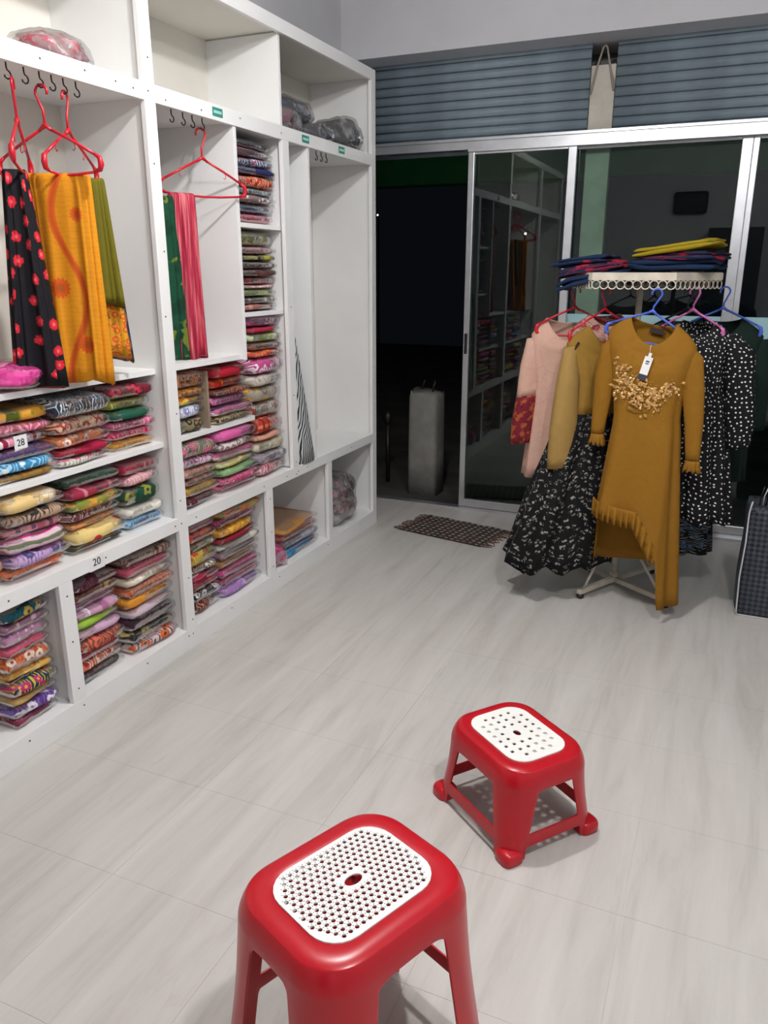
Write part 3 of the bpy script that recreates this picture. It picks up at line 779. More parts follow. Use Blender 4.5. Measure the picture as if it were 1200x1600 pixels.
def drape(loc, rz, rows, mat, name, label, cat='cloth', n=96, group=None, wave=None):
    """cloth folded over a bar: rows = (z, centre, half width, half depth, ripple, folds)"""
    th = thing(name, label, cat, loc, rz, group); rings = []
    for j, (z, cx, hw, hd, am, nf) in enumerate(rows):
        ring = []
        for k in range(n):
            a = 2 * PI * k / n; c, s = math.cos(a), math.sin(a)
            rp = am * math.sin(nf * a + 1.3 + .05 * j) + am * .55 * math.sin((2 * nf + 3) * a + .12 * j) + am * .3 * math.sin((4 * nf + 1) * a + .2 * j)
            ring.append((cx + spw(c, .6) * hw + rp * c * .6, spw(s, .6) * hd + rp * s, z - (.010 * math.sin(2 * a + .6) + .004 * math.sin(7 * a) if j == len(rows) - 1 else 0)))
        rings.append(ring)
    return th, rings
def drape_rows(L, w0, w1, d0, d1, am, nf, shift=0.0, steps=12):
    rows = [(.006, 0, w0 * .96, .004, 0, nf), (.002, 0, w0 * .985, d0 * .7, am * .2, nf)]
    for i in range(steps + 1):
        u = i / steps; rows.append((-.006 - u * L, shift * u, w0 + (w1 - w0) * u, d0 + (d1 - d0) * u, am * (.35 + .65 * u), nf))
    return rows
def draped(loc, rz, L, w0, w1, d0, d1, am, nf, mat, name, label, shift=0.0, cat='cloth'):
    th, rings = drape(loc, rz, drape_rows(L, w0, w1, d0, d1, am, nf, shift), mat, name, label, cat)
    MB().loft(rings, True, True, True).obj('cloth_fall', mat, th); return th
zbar = HB - .105 - .085 - .047
dd = lambda p, r, d: (p[0] + math.cos(r) * d, p[1] + math.sin(r) * d)
M_black_red = cloth('15141a', 'sparse', 'cc2434', 'e86a70', 1.35, 411)
th = draped((-1.925, 1.785, zbar), math.radians(40), .60, .030, .066, .03, .055, .015, 6, M_black_red, 'hanging_scarf', 'black scarf with red flowers hanging in the left bay')
x, y = dd((HX, 1.90), A2, .022)
th = draped((x, y, zbar), A2 + .25, .60, .095, .092, .018, .032, .009, 7, cloth('dc9018', 'paisley', 'cc5416', 'a8501a', 1.0, 412), 'hanging_scarf', 'yellow scarf with orange paisley border hanging in the left bay', .012)
x, y = -1.895, 2.035
th = draped((x, y, zbar), math.radians(30), .37, .05, .075, .016, .022, .007, 5, cloth('6a6412', 'plain', None, None, 1, 413), 'hanging_scarf', 'short olive green cloth hanging behind the yellow scarf', .0)
x, y = -1.925, 2.055
th = draped((x, y, zbar - .004), math.radians(30), .535, .05, .09, .014, .022, .006, 5, cloth('dc9a24', 'oval', 'd2502a', '6a7a2a', 1, 414), 'hanging_scarf', 'yellow scarf with coral leaf border below the olive cloth', .0)
x, y = -1.955, 2.105
th = draped((x, y, zbar - .004), math.radians(30), .55, .05, .09, .012, .02, .004, 5, cloth('22304e', 'hstripe', 'a02a3a', '8a5a2a', 1, 415), 'hanging_scarf', 'navy scarf with red edge at back of the left bay', .0)
x, y = dd((HX - .01, 2.67), A4, -.095)
draped((x, y, zbar + .006), A4, .60, .048, .062, .03, .045, .014, 8, cloth('b42c46', 'crinkle', 'd87a80', '8e1c36', 1.2, 416), 'hanging_scarf', 'crinkled crimson pink scarf hanging in the middle bay', -.01)
draped((-1.985, 2.50, zbar - .01), A4, .60, .045, .07, .022, .035, .008, 6, cloth('124a32', 'blotch', '0e3826', '6a7a2a', .5, 417), 'hanging_scarf', 'dark green scarf hanging beside the post in middle bay', .0)

# ------------------------------------------------------------------ plastic stools
def rrect(a, b, r, seg, ch=0.0):
    """rounded rectangle outline, counter-clockwise, `seg` = parameter list of side fractions"""
    pts = []
    for q, (sx, sy) in enumerate(((1, 1), (-1, 1), (-1, -1), (1, -1))):
        cx, cy = sx * (a - r), sy * (b - r)
        for k in range(7):
            t_ = q * PI / 2 + k * PI / 12
            px, py = math.cos(t_), math.sin(t_); f = k / 6
            c0, c1 = (math.cos(q * PI / 2), math.sin(q * PI / 2)), (math.cos((q + 1) * PI / 2), math.sin((q + 1) * PI / 2))
            lx, ly = c0[0] + (c1[0] - c0[0]) * f, c0[1] + (c1[1] - c0[1]) * f
            pts.append((cx + r * (px + (lx - px) * ch), cy + r * (py + (ly - py) * ch)))
        nx = [(-1, 1), (-1, -1), (1, -1), (1, 1)][q]
        ex, ey = nx[0] * (a - r), nx[1] * (b - r)
        p0 = pts[-1]; p1 = [(-(a - r), b), (-a, -(b - r)), ((a - r), -b), (a, b - r)][q]
        for f in seg: pts.append((p0[0] + (p1[0] - p0[0]) * f, p0[1] + (p1[1] - p0[1]) * f))
    return pts
def stool(name, label, loc, rz, H, a_top, b_top, a_bot, b_bot, r_top, plate, holes, bar_z, win_top, leg_f, wall=.005, feet=True, arch=0.0, r_bot=.036, ribs=False):
    th = thing(name, label, 'stool', loc, rz)
    seg = [leg_f * .5, leg_f, leg_f + .06, .30, .5, .70, 1 - leg_f - .06, 1 - leg_f, 1 - leg_f * .5]
    n = 4 * (7 + len(seg)); per = 7 + len(seg)
    pa, pb, pr = plate
    lv = [(H - .004, 0, 'plate'), (H - .001, 0, 'platein'), (H, 0, 'rim'), (H - .006, .0, 'edge'), (H - .022, .02, None)]
    zs = [H - .042, win_top + .012, win_top, win_top - .02]
    mid = (win_top - .02 + bar_z[1]) / 2
    zs += [mid, bar_z[1] + .015, bar_z[1], bar_z[0], bar_z[0] * .5, .004]
    rows = []
    for z, bl, kind in lv:
        if kind == 'plate': pts = rrect(pa - .002, pb - .002, pr, seg)
        elif kind == 'platein': pts = rrect(pa + .0035, pb + .0035, pr + .002, seg)
        elif kind == 'rim': pts = rrect(a_top - .026, b_top - .026, r_top * .80, seg)
        elif kind == 'edge': pts = rrect(a_top - .013, b_top - .013, r_top * .92, seg)
        else: pts = rrect(a_top - .004, b_top - .004, r_top, seg)
        rows.append([(x, y, z) for x, y in pts])
    for z in zs:
        u = (H - .042 - z) / (H - .042)
        aa, bb = a_top + (a_bot - a_top) * u, b_top + (b_bot - b_top) * u
        rr_ = r_top + (r_bot - r_top) * min(1, u * 1.1)
        rows.append([(x, y, z) for x, y in rrect(aa, bb, rr_, seg, min(.45, u * 1.2))])
    R0 = len(lv)
    # arch the top of each opening
    if arch:
        for ri, amp in ((R0 + 1, .5), (R0 + 2, 1.0)):
            for k in range(n):
                f = (k % per) - 7
                if 0 <= f < len(seg):
                    s_ = seg[f]; d = min(s_, 1 - s_)
                    e = max(0, 1 - (d - leg_f) / .12) if d >= leg_f else 0
                    x, y, z = rows[ri][k]; rows[ri][k] = (x, y, z - arch * amp * e ** 2)
    vs = [p for r in rows for p in r]; fs = []
    wi0 = 7 + 1; wi1 = 7 + len(seg) - 2           # opening from seg index 1 .. len-2
    rb_top, rb_bot = R0 + 6, R0 + 7
    for i in range(len(rows) - 1):
        for k in range(n):
            kk = k % per
            inside = wi0 <= kk < wi1
            if inside and (R0 + 2 <= i < rb_top or i >= rb_bot): continue
            k2 = (k + 1) % n
            fs.append((i * n + k, i * n + k2, (i + 1) * n + k2, (i + 1) * n + k))
    o = MB().add(vs, [f[::-1] for f in fs]).obj('body', M_red, th)
    solid(o, wall, -1); bevel(o, .0016, 2); subsurf(o, 1)
    # perforated seat panel
    outer = rrect(pa, pb, pr, [.2, .4, .6, .8])
    V, E = [], []
    def loop(ps):
        s0 = len(V); V.extend(Vector(p) for p in ps); m_ = len(ps)
        E.extend((s0 + i, s0 + (i + 1) % m_) for i in range(m_))
    loop(outer)
    hl = []
    for hx, hy, hr, hn, hrot, asp in holes:
        ps = [(hx + hr * asp * math.cos(hrot + 2 * PI * k / hn), hy + hr * math.sin(hrot + 2 * PI * k / hn)) for k in range(hn)]
        loop(ps); hl.append((hx, hy, hr, asp, math.cos(PI / hn) ** 2 * .985))
    out = delaunay_2d_cdt(V, E, [], 1, 1e-7)
    ov, of = out[0], out[2]
    keep = []
    for f in of:
        c = sum((ov[i] for i in f), Vector((0, 0))) / len(f)
        if any(((c.x - hx) / (hr * asp)) ** 2 + ((c.y - hy) / hr) ** 2 < th_ for hx, hy, hr, asp, th_ in hl): continue
        keep.append(tuple(f))
    zt = H + .0005
    p_ = MB().add([(v.x, v.y, zt) for v in ov], keep).obj('seat_panel', M_whitepl, th, False)
    solid(p_, .003, -1)
    p_['label'] = 'white perforated seat panel'
    if ribs:
        rb = MB(); zr = H - .016
        for k in range(-5, 6):
            x = k * .0235; L = pb if abs(x) < pa - pr else pb - .02
            if abs(x) < pa: rb.box((x - .006, -L, zr - .004), (x + .006, L, zr))
        for k in range(-3, 4):
            y = k * .0235; L = pa if abs(y) < pb - pr else pa - .02
            if abs(y) < pb: rb.box((-L, y - .006, zr - .008), (L, y + .006, zr - .0045))
        rb.obj('seat_ribs', M_red, th, False)
    if feet:
        for sx in (-1, 1):
            for sy in (-1, 1):
                cx, cy = sx * (a_bot - .022), sy * (b_bot - .022); rings = []
                for z, e in ((0, .94), (.003, 1.0), (.022, 1.0), (.030, .9), (.034, .7)):
                    rings.append([(cx + spw(math.cos(q), .62) * .031 * e, cy + spw(math.sin(q), .62) * .031 * e, z) for q in [2 * PI * k / 20 for k in range(20)]])
                MB().loft(rings, True, True, True).obj('foot', M_red, th)
    return th
# low stool: 8 x 6 square holes, oval finger hole
hs = [(0, 0, .0095, 14, 0, 1.45)]
for i in range(8):
    for j in range(6):
        x, y = (i - 3.5) * .0262, (j - 2.5) * .0262
        if abs(x) > .080 and abs(y) > .058 : continue
        if abs(x) < .02 and abs(y) < .014: continue
        hs.append((x, y, .0070, 4, PI / 4, 1))
stool('low_stool', 'low red plastic stool with square-holed white panel, nearer the rack', (-.415, 1.855, .0005), math.radians(-38), .25, .168, .137, .174, .150, .074,
      (.121, .091, .050), hs, (.036, .072), .190, .09, arch=.004, r_bot=.036)
# tall stool: cane-weave panel
hs = [(0, 0, .0115, 16, 0, 1.6)]
P = .0138
for i in range(-11, 12):
    for j in range(-9, 10):
        x, y = i * P, j * P * .86
        if j % 2: x += P / 2
        ok = ((max(0, abs(x) - .072) ** 2 + max(0, abs(y) - .042) ** 2) < .046 ** 2)
        if not ok or (abs(x) < .026 and abs(y) < .018): continue
        hs.append((x, y, .0044, 7, 0, 1.0))
        for ox, oy in ((P / 2, 0), (P / 4, P * .43), (-P / 4, P * .43)):
            hs.append((x + ox, y + oy, .0015, 4, 0, 1))
stool('tall_stool', 'tall red plastic stool with cane-weave white panel in the foreground', (-.498, 1.006, .0005), math.radians(66), .435, .182, .150, .206, .178, .084,
      (.128, .098, .056), hs, (.13, .165), .378, .13, arch=.012, r_bot=.050, ribs=True)

# ------------------------------------------------------------------ door mat
mt = thing('door_mat', 'dark woven doormat with pale dots and fringed ends by the door', 'mat', (-1.375, 4.165, 0), math.radians(-11.5))
t = NT('woven_mat'); co = t.coord('Object'); v = t.n('TexVoronoi'); v.inputs['Scale'].default_value = 26; v.inputs['Randomness'].default_value = .12; t.l(co, v.inputs['Vector'])
nz = t.n('TexNoise', i_Scale=14.0); t.l(co, nz.inputs['Vector'])
base = t.ramp(nz.outputs['Fac'], [(.35, lin('2a2628')), (.65, lin('4a3632'))])
c = t.mix(t.ramp(v.outputs['Distance'], [(.24, (.75, .75, .75, 1)), (.34, BLACK)]), base, lin('b4a894'))
t.l(c, t.b.inputs['Base Color']); t.b.inputs['Roughness'].default_value = .95
wv = t.n('TexWave', bands_direction='Y', i_Scale=30.0); t.l(co, wv.inputs['Vector']); t.bump(wv.outputs['Fac'], .8, .004)
b = MB(); nx, ny = 34, 20; vs = []
for top in (0, 1):
    for j in range(ny + 1):
        for i in range(nx + 1):
            x, y = (i / nx - .5) * .54, (j / ny - .5) * .335
            vs.append((x, y, (.007 + .0015 * math.sin(x * 40 + 1) + (.002 if j in (0, ny) else 0)) if top else .0008))
fs = []; K = (nx + 1) * (ny + 1)
for j in range(ny):
    for i in range(nx):
        a = j * (nx + 1) + i
        fs += [(K + a, K + a + 1, K + a + nx + 2, K + a + nx + 1), (a, a + nx + 1, a + nx + 2, a + 1)]
for i in range(nx): fs += [(i, i + 1, K + i + 1, K + i), (ny * (nx + 1) + i, K + ny * (nx + 1) + i, K + ny * (nx + 1) + i + 1, ny * (nx + 1) + i + 1)]
for j in range(ny): a0, a1 = j * (nx + 1), (j + 1) * (nx + 1); fs += [(a0, K + a0, K + a1, a1), (a0 + nx, a1 + nx, K + a1 + nx, K + a0 + nx)]
b.add(vs, fs).obj('woven_pad', t.m, mt)
fr = MB(); rf = random.Random(5)
for s in (-1, 1):
    for k in range(26):
        y = (k / 25 - .5) * .325; L = rf.uniform(.03, .06)
        fr.tube([(s * .268, y, .005), (s * (.27 + L * .5), y + rf.uniform(-.01, .01), .003), (s * (.27 + L), y + rf.uniform(-.016, .016), .0022)], .0022, 5)
tag(fr.obj('fringe', plain('fringe_thread', '6a4a3c', .9, var=.2, vscale=40), mt), kind='stuff')

# ------------------------------------------------------------------ garment rack
M_cream = plain('cream_enamel', 'cfc6b6', .5, var=.12, vscale=14)
HXC, HYC = -.395, 3.68
rk = thing('garment_rack', 'cream six-sided garment rack with ring-fringed top and cross base', 'rack', (HXC, HYC, 0))
MB().tube([(0, 0, .055), (0, 0, 1.43)], .014, 12).obj('pole', M_cream, rk)
ap, sd = .28, .3233
hexv = [(sd * math.cos(math.radians(240 + 60 * k)), sd * math.sin(math.radians(240 + 60 * k))) for k in range(6)]
ringme = MB()
ringme.loft([[((.0165 + .0026 * math.cos(q)) * math.cos(p), .0026 * math.sin(q), (.0165 + .0026 * math.cos(q)) * math.sin(p)) for q in [2 * PI * j / 6 for j in range(6)]] for p in [2 * PI * k / 18 for k in range(19)]])
ringme = ringme.mesh('ring', M_cream)
for k in range(6):
    (xa, ya), (xb, yb) = hexv[k], hexv[(k + 1) % 6]
    L = math.hypot(xb - xa, yb - ya); an = math.atan2(yb - ya, xb - xa)
    M = Matrix.Translation((xa, ya, 0)) @ Matrix.Rotation(an, 4, 'Z')
    MB().box((0, -.003, 1.420), (L, .003, 1.446), M).obj('top_band', M_cream, rk, False)
    MB().tube([(0, 0, 1.433), (xa, ya, 1.433)], .006, 8).obj('spoke', M_cream, rk)
    nr = 10
    for j in range(nr):
        f = (j + .5) / nr
        o = link('ring', ringme, rk); o.location = (xa + (xb - xa) * f, ya + (yb - ya) * f, 1.4025); o.rotation_euler = (0, 0, an)
MB().add([(x, y, z) for z in (1.4462, 1.4502) for x, y in hexv], [(5, 4, 3, 2, 1, 0), (6, 7, 8, 9, 10, 11)] + [(k, (k + 1) % 6, 6 + (k + 1) % 6, 6 + k) for k in range(6)]).obj('top_board', M_cream, rk, False)
for (fx, fy) in ((-.125, -.235), (.265, -.185), (.16, .25), (-.24, .20)):
    an = math.atan2(fy, fx); L = math.hypot(fx, fy)
    M = Matrix.Rotation(an, 4, 'Z')
    bevel(MB().box((0, -.012, .022), (L, .012, .046), M).obj('base_leg', M_cream, rk, False), .003)
    MB().tube([(0, 0, .34), (fx * .86, fy * .86, .045)], .006, 8).obj('brace', M_cream, rk)
    MB().lathe([(.012, 0), (.017, .006), (.017, .016), (.012, .022)], (fx * .95, fy * .95, 0), 14).obj('rubber_foot', M_dark, rk)
MB().lathe([(.02, .046), (.022, .06), (.016, .075)], n=14).obj('hub', M_cream, rk)

# ------------------------------------------------------------------ garments on the rack
def sgn_row(z, cx, cy, hw, hd, amp, nf, n, ph=0.0, ex=.78):
    ring = []
    for k in range(n):
        a = 2 * PI * k / n; c, s = math.cos(a), math.sin(a); rp = amp * (math.sin(nf * a + ph) + .45 * math.sin((nf * 2 - 1) * a + 2.1 * ph + .7))
        ring.append((cx + spw(c, ex) * hw + rp * c, cy + spw(s, ex) * hd + rp * s, z))
    return ring
def garment(name, label, loc, az, neck, body, hem, mat, skirt=None, skirt_mat=None, tilt=0.0, n=64, nf=9, amp=.012, fdrop=.08, sh=.17, cat='dress', steps=12):
    """neck=(half width, half depth, z); body rows (z,cx,hw,hd,amp); hem = function(x, front?) -> z; skirt rows (fraction,cx,hw,hd,amp)"""
    th = thing(name, label, cat, loc, az, None)
    nw, nd, nz = neck; rings = []
    def top(hw, hd, dz, k, ex=.8):
        r = []
        for q in range(n):
            a = 2 * PI * q / n; c, s = math.cos(a), math.sin(a)
            r.append((spw(c, ex) * hw, spw(s, ex) * hd, nz + dz - k * fdrop * max(0, -s) ** 1.4 - .25 * k * fdrop * max(0, s) ** 1.4 + tilt * spw(c, ex) * hw))
        return r
    rings.append(top(nw, nd, 0, 1.0, 1.0))
    rings.append(top(nw * 1.07, nd * 1.12, -.006, 1.02, 1.0))
    rings.append(top((nw + sh) / 2, nd * 1.15, -.030, .95)); rings.append(top(sh * .9, nd * 1.2, -.052, .82)); rings.append(top(sh, nd * 1.2, -.075, .7))
    for (z, cx, hw, hd, am) in body:
        f = max(0, 1 - (nz - z) / .5)
        rings.append([(x, y, zz + tilt * f * x) for x, y, zz in sgn_row(z, cx, 0, hw, hd, am, nf, n, .8)])
    o = None
    if skirt:
        zw = body[-1][0]; sk = [rings[-1]]
        for (fr, cx, hw, hd, am) in skirt:
            r = []
            for (x, y, _) in sgn_row(0, cx, 0, hw, hd, am, nf, n, .8):
                zh = hem(x, y < 0); r.append((x, y, zw + (zh - zw) * fr))
            sk.append(r)
        if skirt_mat is None: rings += sk[1:]
        else:
            so = MB().loft(sk).obj('skirt', skirt_mat, th); solid(so, .0015, -1)
    o = MB().loft(rings).obj('bodice' if skirt_mat else 'body', mat, th); solid(o, .0015, -1)
    return th
def sleeve(th, pts, rad, mat, n=18, flat=.55, cuff=None, name='sleeve', amp=.04):
    pts = [Vector(p) for p in pts]; rings = []
    # resample
    P, R = [], []
    for i in range(len(pts) - 1):
        for k in range(4):
            u = k / 4; P.append(pts[i].lerp(pts[i + 1], u)); R.append(rad[i] + (rad[i + 1] - rad[i]) * u)
    P.append(pts[-1]); R.append(rad[-1])
    for i, (p, r) in enumerate(zip(P, R)):
        ring = []
        for k in range(n):
            a = 2 * PI * k / n; d = 1 + amp * math.sin(3 * a + i * .35) + amp * noise.noise(Vector((p.x * 9, i * .5, k * .4)))
            ring.append((p.x + r * d * math.cos(a), p.y + r * flat * d * math.sin(a), p.z + .15 * r * math.cos(a)))
        rings.append(ring)
    b = MB().loft(rings, True, True, False); o = b.obj(name, mat, th); solid(o, .0015, -1)
    if cuff:
        p, r = P[-1], R[-1]; rr_ = []
        for j in range(4):
            u = j / 3; ring = []
            for k in range(40):
                a = 2 * PI * k / 40; w_ = 1 + u * (.18 + .28 * math.sin(9 * a) ) 
                ring.append((p.x + r * w_ * math.cos(a), p.y + r * .7 * w_ * math.sin(a), p.z + .002 - u * cuff * (1 + .18 * math.sin(9 * a + 1))))
            rr_.append(ring)
        solid(MB().loft(rr_).obj('cuff_ruffle', mat, th), .0012, -1)
    return o
M_must = cloth('94671c', 'plain', None, None, 1, 501, .85); M_gold = plain('gold_sequin', 'd8a868', .3, .35, var=.25, vscale=60)
def hem1(x, front):
    if front:
        if x < .02: return .465 - .02 * (x + .17) / .19 if x > -.17 else .465
        if x < .115: return .445 - (x - .02) / .095 * .165
        return max(.07, .28 - (x - .115) / .018 * .21)
    return .205 if x < .10 else max(.07, .205 - (x - .10) / .06 * .135)
LX, LY = -.300, 3.40
body = [(1.13, 0, .168, .060, .002), (1.06, 0, .152, .062, .002), (1.00, .0, .142, .062, .002), (.93, .002, .134, .060, .003), (.875, .004, .131, .060, .004)]
md = garment('long_dress', 'mustard yellow long dress with gold flower embroidery and ruffled hem', (LX, LY, 0), math.radians(-2), (.088, .045, 1.268), body, hem1, M_must,
             skirt=[(f, .006 + .006 * f, .131 + .055 * f, .062 + .055 * f, .004 + .011 * f) for f in [k / 14 for k in range(1, 15)]], tilt=-.16, nf=5, fdrop=.095, sh=.172, n=110)
sleeve(md, [(-.115, 0, 1.222), (-.155, 0, 1.165), (-.172, -.005, 1.05), (-.178, -.01, .92), (-.186, -.012, .79)], [.026, .045, .042, .034, .026], M_must, cuff=.045)
sleeve(md, [(.115, 0, 1.185), (.152, 0, 1.12), (.176, -.005, 1.0), (.196, -.01, .86), (.205, -.012, .71)], [.026, .045, .042, .034, .026], M_must, cuff=.045)
sg = [(1.0, .139), (.1, .062)]
def front_y(x, z, hw, hd, cx=0.0): return -hd * max(.02, 1 - min(1, abs((x - cx) / hw)) ** (2 / .78)) ** .39
# ruffle along the raised front hem
rib = [[], [], [], []]
for k in range(121):
    x = -.180 + .292 * k / 120; z = hem1(x, True)
    y0_ = front_y(x, z, .186, .117, .012) 
    wv = math.sin(k * .58 + .5 * math.sin(k * .2)); 
    for j, (dz, out, am) in enumerate(((.050, .003, .001), (.034, .007, .004), (.006, .012, .009), (-.022, .016, .012))):
        sl = .0 if x < .02 else -.004
        rib[j].append((x + sl * j + .004 * wv * j / 3, y0_ - out - am * wv, z + dz))
solid(MB().loft(rib, closed=False).obj('hem_ruffle', M_must, md), .0014, 0)
seam = [(x, front_y(x, .9, .135, .0615, .003) - .0015, .905 - .10 * max(0, x + .02) + .004 * math.sin(x * 60)) for x in [-.115 + .23 * k / 24 for k in range(25)]]
MB().tube(seam, .0014, 5).obj('waist_seam', M_must, md)
# embroidery: leaves and beads standing proud of the chest
eb = MB(); re_ = random.Random(11)
def leaf(x, z, L, wd, an):
    y = front_y(x, z, .148, .064) - .004; M = Matrix.Translation((x, y, z)) @ Matrix.Rotation(an, 4, 'Y')
    vs = [M @ Vector(p) for p in ((0, 0, 0), (wd, -.002, L * .45), (0, -.001, L), (-wd, -.002, L * .45), (0, -.003, L * .45))]
    eb.add(vs, [(0, 1, 4), (1, 2, 4), (2, 3, 4), (3, 0, 4)])
cl = [(-.105, 1.075, .022, 26), (-.085, 1.035, .035, 34), (-.10, .985, .028, 26), (-.04, 1.01, .035, 34), (-.035, .965, .03, 30), (.02, .985, .03, 26), (.05, .965, .028, 24), (.085, 1.0, .026, 22), (.105, 1.005, .02, 14), (-.01, .935, .03, 18), (.04, .93, .03, 16)]
for cx, cz, sp_, nn in cl:
    for k in range(nn):
        x, z = re_.gauss(cx, sp_ * .6), re_.gauss(cz, sp_ * .6)
        if abs(x) < .135: leaf(x, z, re_.uniform(.010, .024), re_.uniform(.003, .007), re_.uniform(0, 6.28))
    for k in range(nn):
        x, z = re_.gauss(cx, sp_ * .8), re_.gauss(cz, sp_ * .8)
        if abs(x) < .135: eb.lathe([(.0004, -.002), (.0022, 0), (.0004, .002)], (x, front_y(x, z, .148, .064) - .005, z), 5)
eo = eb.obj('embroidery', M_gold, md, False); tag(eo, kind='stuff')
# price tag and neck label
pt = thing('x', None, None); bpy.data.objects.remove(pt)
M_tag = plain('tag_card', 'f4f4f2', .5); M_navy = plain('tag_print', '3a3e50', .5)
tg = MB().box((-.016, -.001, -.094), (.016, .001, 0)).obj('price_tag', M_tag, md, False); tg.location = (.004, -.073, 1.128); tg.rotation_euler = (0, math.radians(14), 0)
MB().box((-.016, -.0016, -.094), (.016, -.0012, -.072)).obj('tag_print', M_navy, tg, False)
MB().box((-.007, -.0016, -.03), (.007, -.0012, -.026)).box((-.007, -.0016, -.022), (.007, -.0012, -.016)).obj('tag_print', M_navy, tg, False)
MB().box((-.006, -.0012, 0), (.006, .0012, .016)).obj('tag_loop', M_tag, tg, False)
MB().tube([(.005, -.058, 1.175), (.004, -.070, 1.158), (.005, -.073, 1.142)], .0009, 5).obj('tag_string', M_tag, md)
nl = MB().box((-.028, -.001, -.011), (.028, .001, .011)).obj('neck_label', plain('brown_label', '2e1c12', .6), md, False); nl.location = (.01, .036, 1.222); nl.rotation_euler = (0, math.radians(10), 0)
nl['label'] = 'dark brown woven neck label'

# second dress: tan bodice, black sprigged skirt, turned sideways
M_tan = cloth('94702c', 'plain', None, None, 1, 510, .8); M_sprig = cloth('0e0e11', 'sprig', '98968f', None, .62, 511, .8)
th = garment('long_dress', 'tan topped dress with black white-sprigged skirt, turned sideways', (-.515, 3.565, 0), math.radians(38), (.075, .04, 1.235),
             [(1.10, 0, .165, .06, .002), (1.0, 0, .145, .07, .003), (.90, -.01, .145, .075, .004), (.86, -.02, .15, .08, .005)],
             lambda x, f: (.16 if f else .20) + .05 * max(0, -x - .2) + .02 * math.sin(x * 40), M_tan,
             skirt=[(f, -.02 - .13 * f, .15 + .10 * f, .08 + .05 * f, .006 + .016 * f) for f in [k / 10 for k in range(1, 11)]], skirt_mat=M_sprig, nf=8, sh=.17)
M_tan2 = cloth('a4844a', 'plain', None, None, 1, 512, .8)
sl = sleeve(th, [(-.160, -.01, 1.145), (-.178, -.035, 1.0), (-.19, -.045, .82), (-.195, -.045, .63)], [.030, .050, .062, .056], M_tan2, flat=.7)
sleeve(th, [(.155, .0, 1.14), (.17, .01, 1.0), (.175, .015, .82), (.175, .015, .66)], [.03, .045, .05, .045], M_tan2, flat=.6)
MB().tube([(-.135, -.03, 1.165), (-.155, -.025, 1.13)], [.010, .012], 8, flat=[.4, .4]).obj('shoulder_clip', M_dark, th)
# pink printed blouse behind it
M_pinkp = cloth('c89a8e', 'flower', 'a03a3a', '8a6a62', .8, 515)
th = garment('printed_blouse', 'pale pink printed blouse showing at the neck of the tan dress', (-.53, 3.645, 0), math.radians(38), (.075, .05, 1.275),
             [(1.12, 0, .15, .028, .002), (1.0, 0, .135, .025, .003)], lambda x, f: .72, M_pinkp, skirt=[(f, 0, .135 + .02 * f, .025 + .005 * f, .004) for f in (.25, .5, .75, 1)], nf=6, sh=.15, cat='blouse', fdrop=.05)
MB().tube([(-.02, -.055, 1.20), (-.024, -.085, 1.16), (-.03, -.10, 1.10), (-.02, -.105, 1.085), (-.012, -.10, 1.11), (-.016, -.08, 1.17)], [.006, .008, .012, .010, .008, .006], 8, flat=[.4] * 6).obj('neck_tie', M_pinkp, th)
# peach tunic, maroon sleeve ends
M_peach = cloth('d4b09f', 'crackle', 'bd8f82', 'd09a86', .8, 520, .8); M_maroon = cloth('7a2030', 'blotch', 'a8562e', '5a1622', 1.2, 521, .8)
def hem_p(x, f): return .52
th = garment('tunic', 'peach pink tunic with maroon bordered wide sleeves', (-.68, 3.67, 0), math.radians(14), (.105, .05, 1.255),
             [(1.10, 0, .168, .055, .003), (.98, .0, .15, .06, .004), (.88, 0, .15, .06, .005)], hem_p, M_peach,
             skirt=[(f, .0, .15 + .03 * f, .06 + .02 * f, .006 + .004 * f) for f in [k / 6 for k in range(1, 7)]], nf=7, sh=.172, cat='tunic', fdrop=.10, tilt=0)
for s in (-1, 1):
    sleeve(th, [(s * .155, 0, 1.165), (s * .172, -.01, 1.05), (s * .178, -.015, .90)], [.038, .045, .050], M_peach, flat=.6)
    sleeve(th, [(s * .178, -.015, .905), (s * .190, -.018, .80), (s * .196, -.02, .68)], [.0505, .054, .052], M_maroon, flat=.62, name='sleeve_border')
# black dress with white dots
M_dots = cloth('0f0f13', 'dots', 'e6e6e4', None, .82, 530, .75)
th = garment('dotted_dress', 'black dress with white polka dots and puffed sleeves', (-.135, 3.57, 0), math.radians(-6), (.065, .045, 1.262),
             [(1.15, 0, .125, .055, .003), (1.05, .0, .115, .058, .004), (.98, .005, .108, .058, .006)], lambda x, f: .425 + .012 * math.sin(x * 50), M_dots,
             skirt=[(f, .02 + .035 * f, .11 + .045 * f, .06 + .05 * f, .006 + .010 * f) for f in [k / 10 for k in range(1, 11)]], nf=9, sh=.13, fdrop=.06)
sleeve(th, [(.112, 0, 1.205), (.165, .0, 1.13), (.188, -.005, .98), (.205, -.005, .85), (.205, -.005, .745)], [.040, .056, .052, .056, .044], M_dots, flat=.65)
sleeve(th, [(-.112, 0, 1.205), (-.16, .0, 1.13), (-.175, .0, .98), (-.185, .0, .76)], [.040, .05, .048, .045], M_dots, flat=.6)
# dark green top behind
M_dgreen = cloth('10241f', 'plain', None, None, 1, 540, .8)
th = garment('dark_green_top', 'plain dark green top hanging behind the dotted dress', (-.055, 3.80, 0), math.radians(0), (.08, .05, 1.262),
             [(1.12, 0, .165, .055, .003), (.98, 0, .15, .06, .004)], lambda x, f: .55, M_dgreen, skirt=[(f, 0, .15 + .02 * f, .06, .006) for f in (.25, .5, .75, 1)], nf=7, sh=.172, cat='top')
for s in (-1, 1): sleeve(th, [(s * .155, 0, 1.17), (s * .176, 0, 1.02), (s * .185, 0, .78)], [.04, .045, .04], M_dgreen)
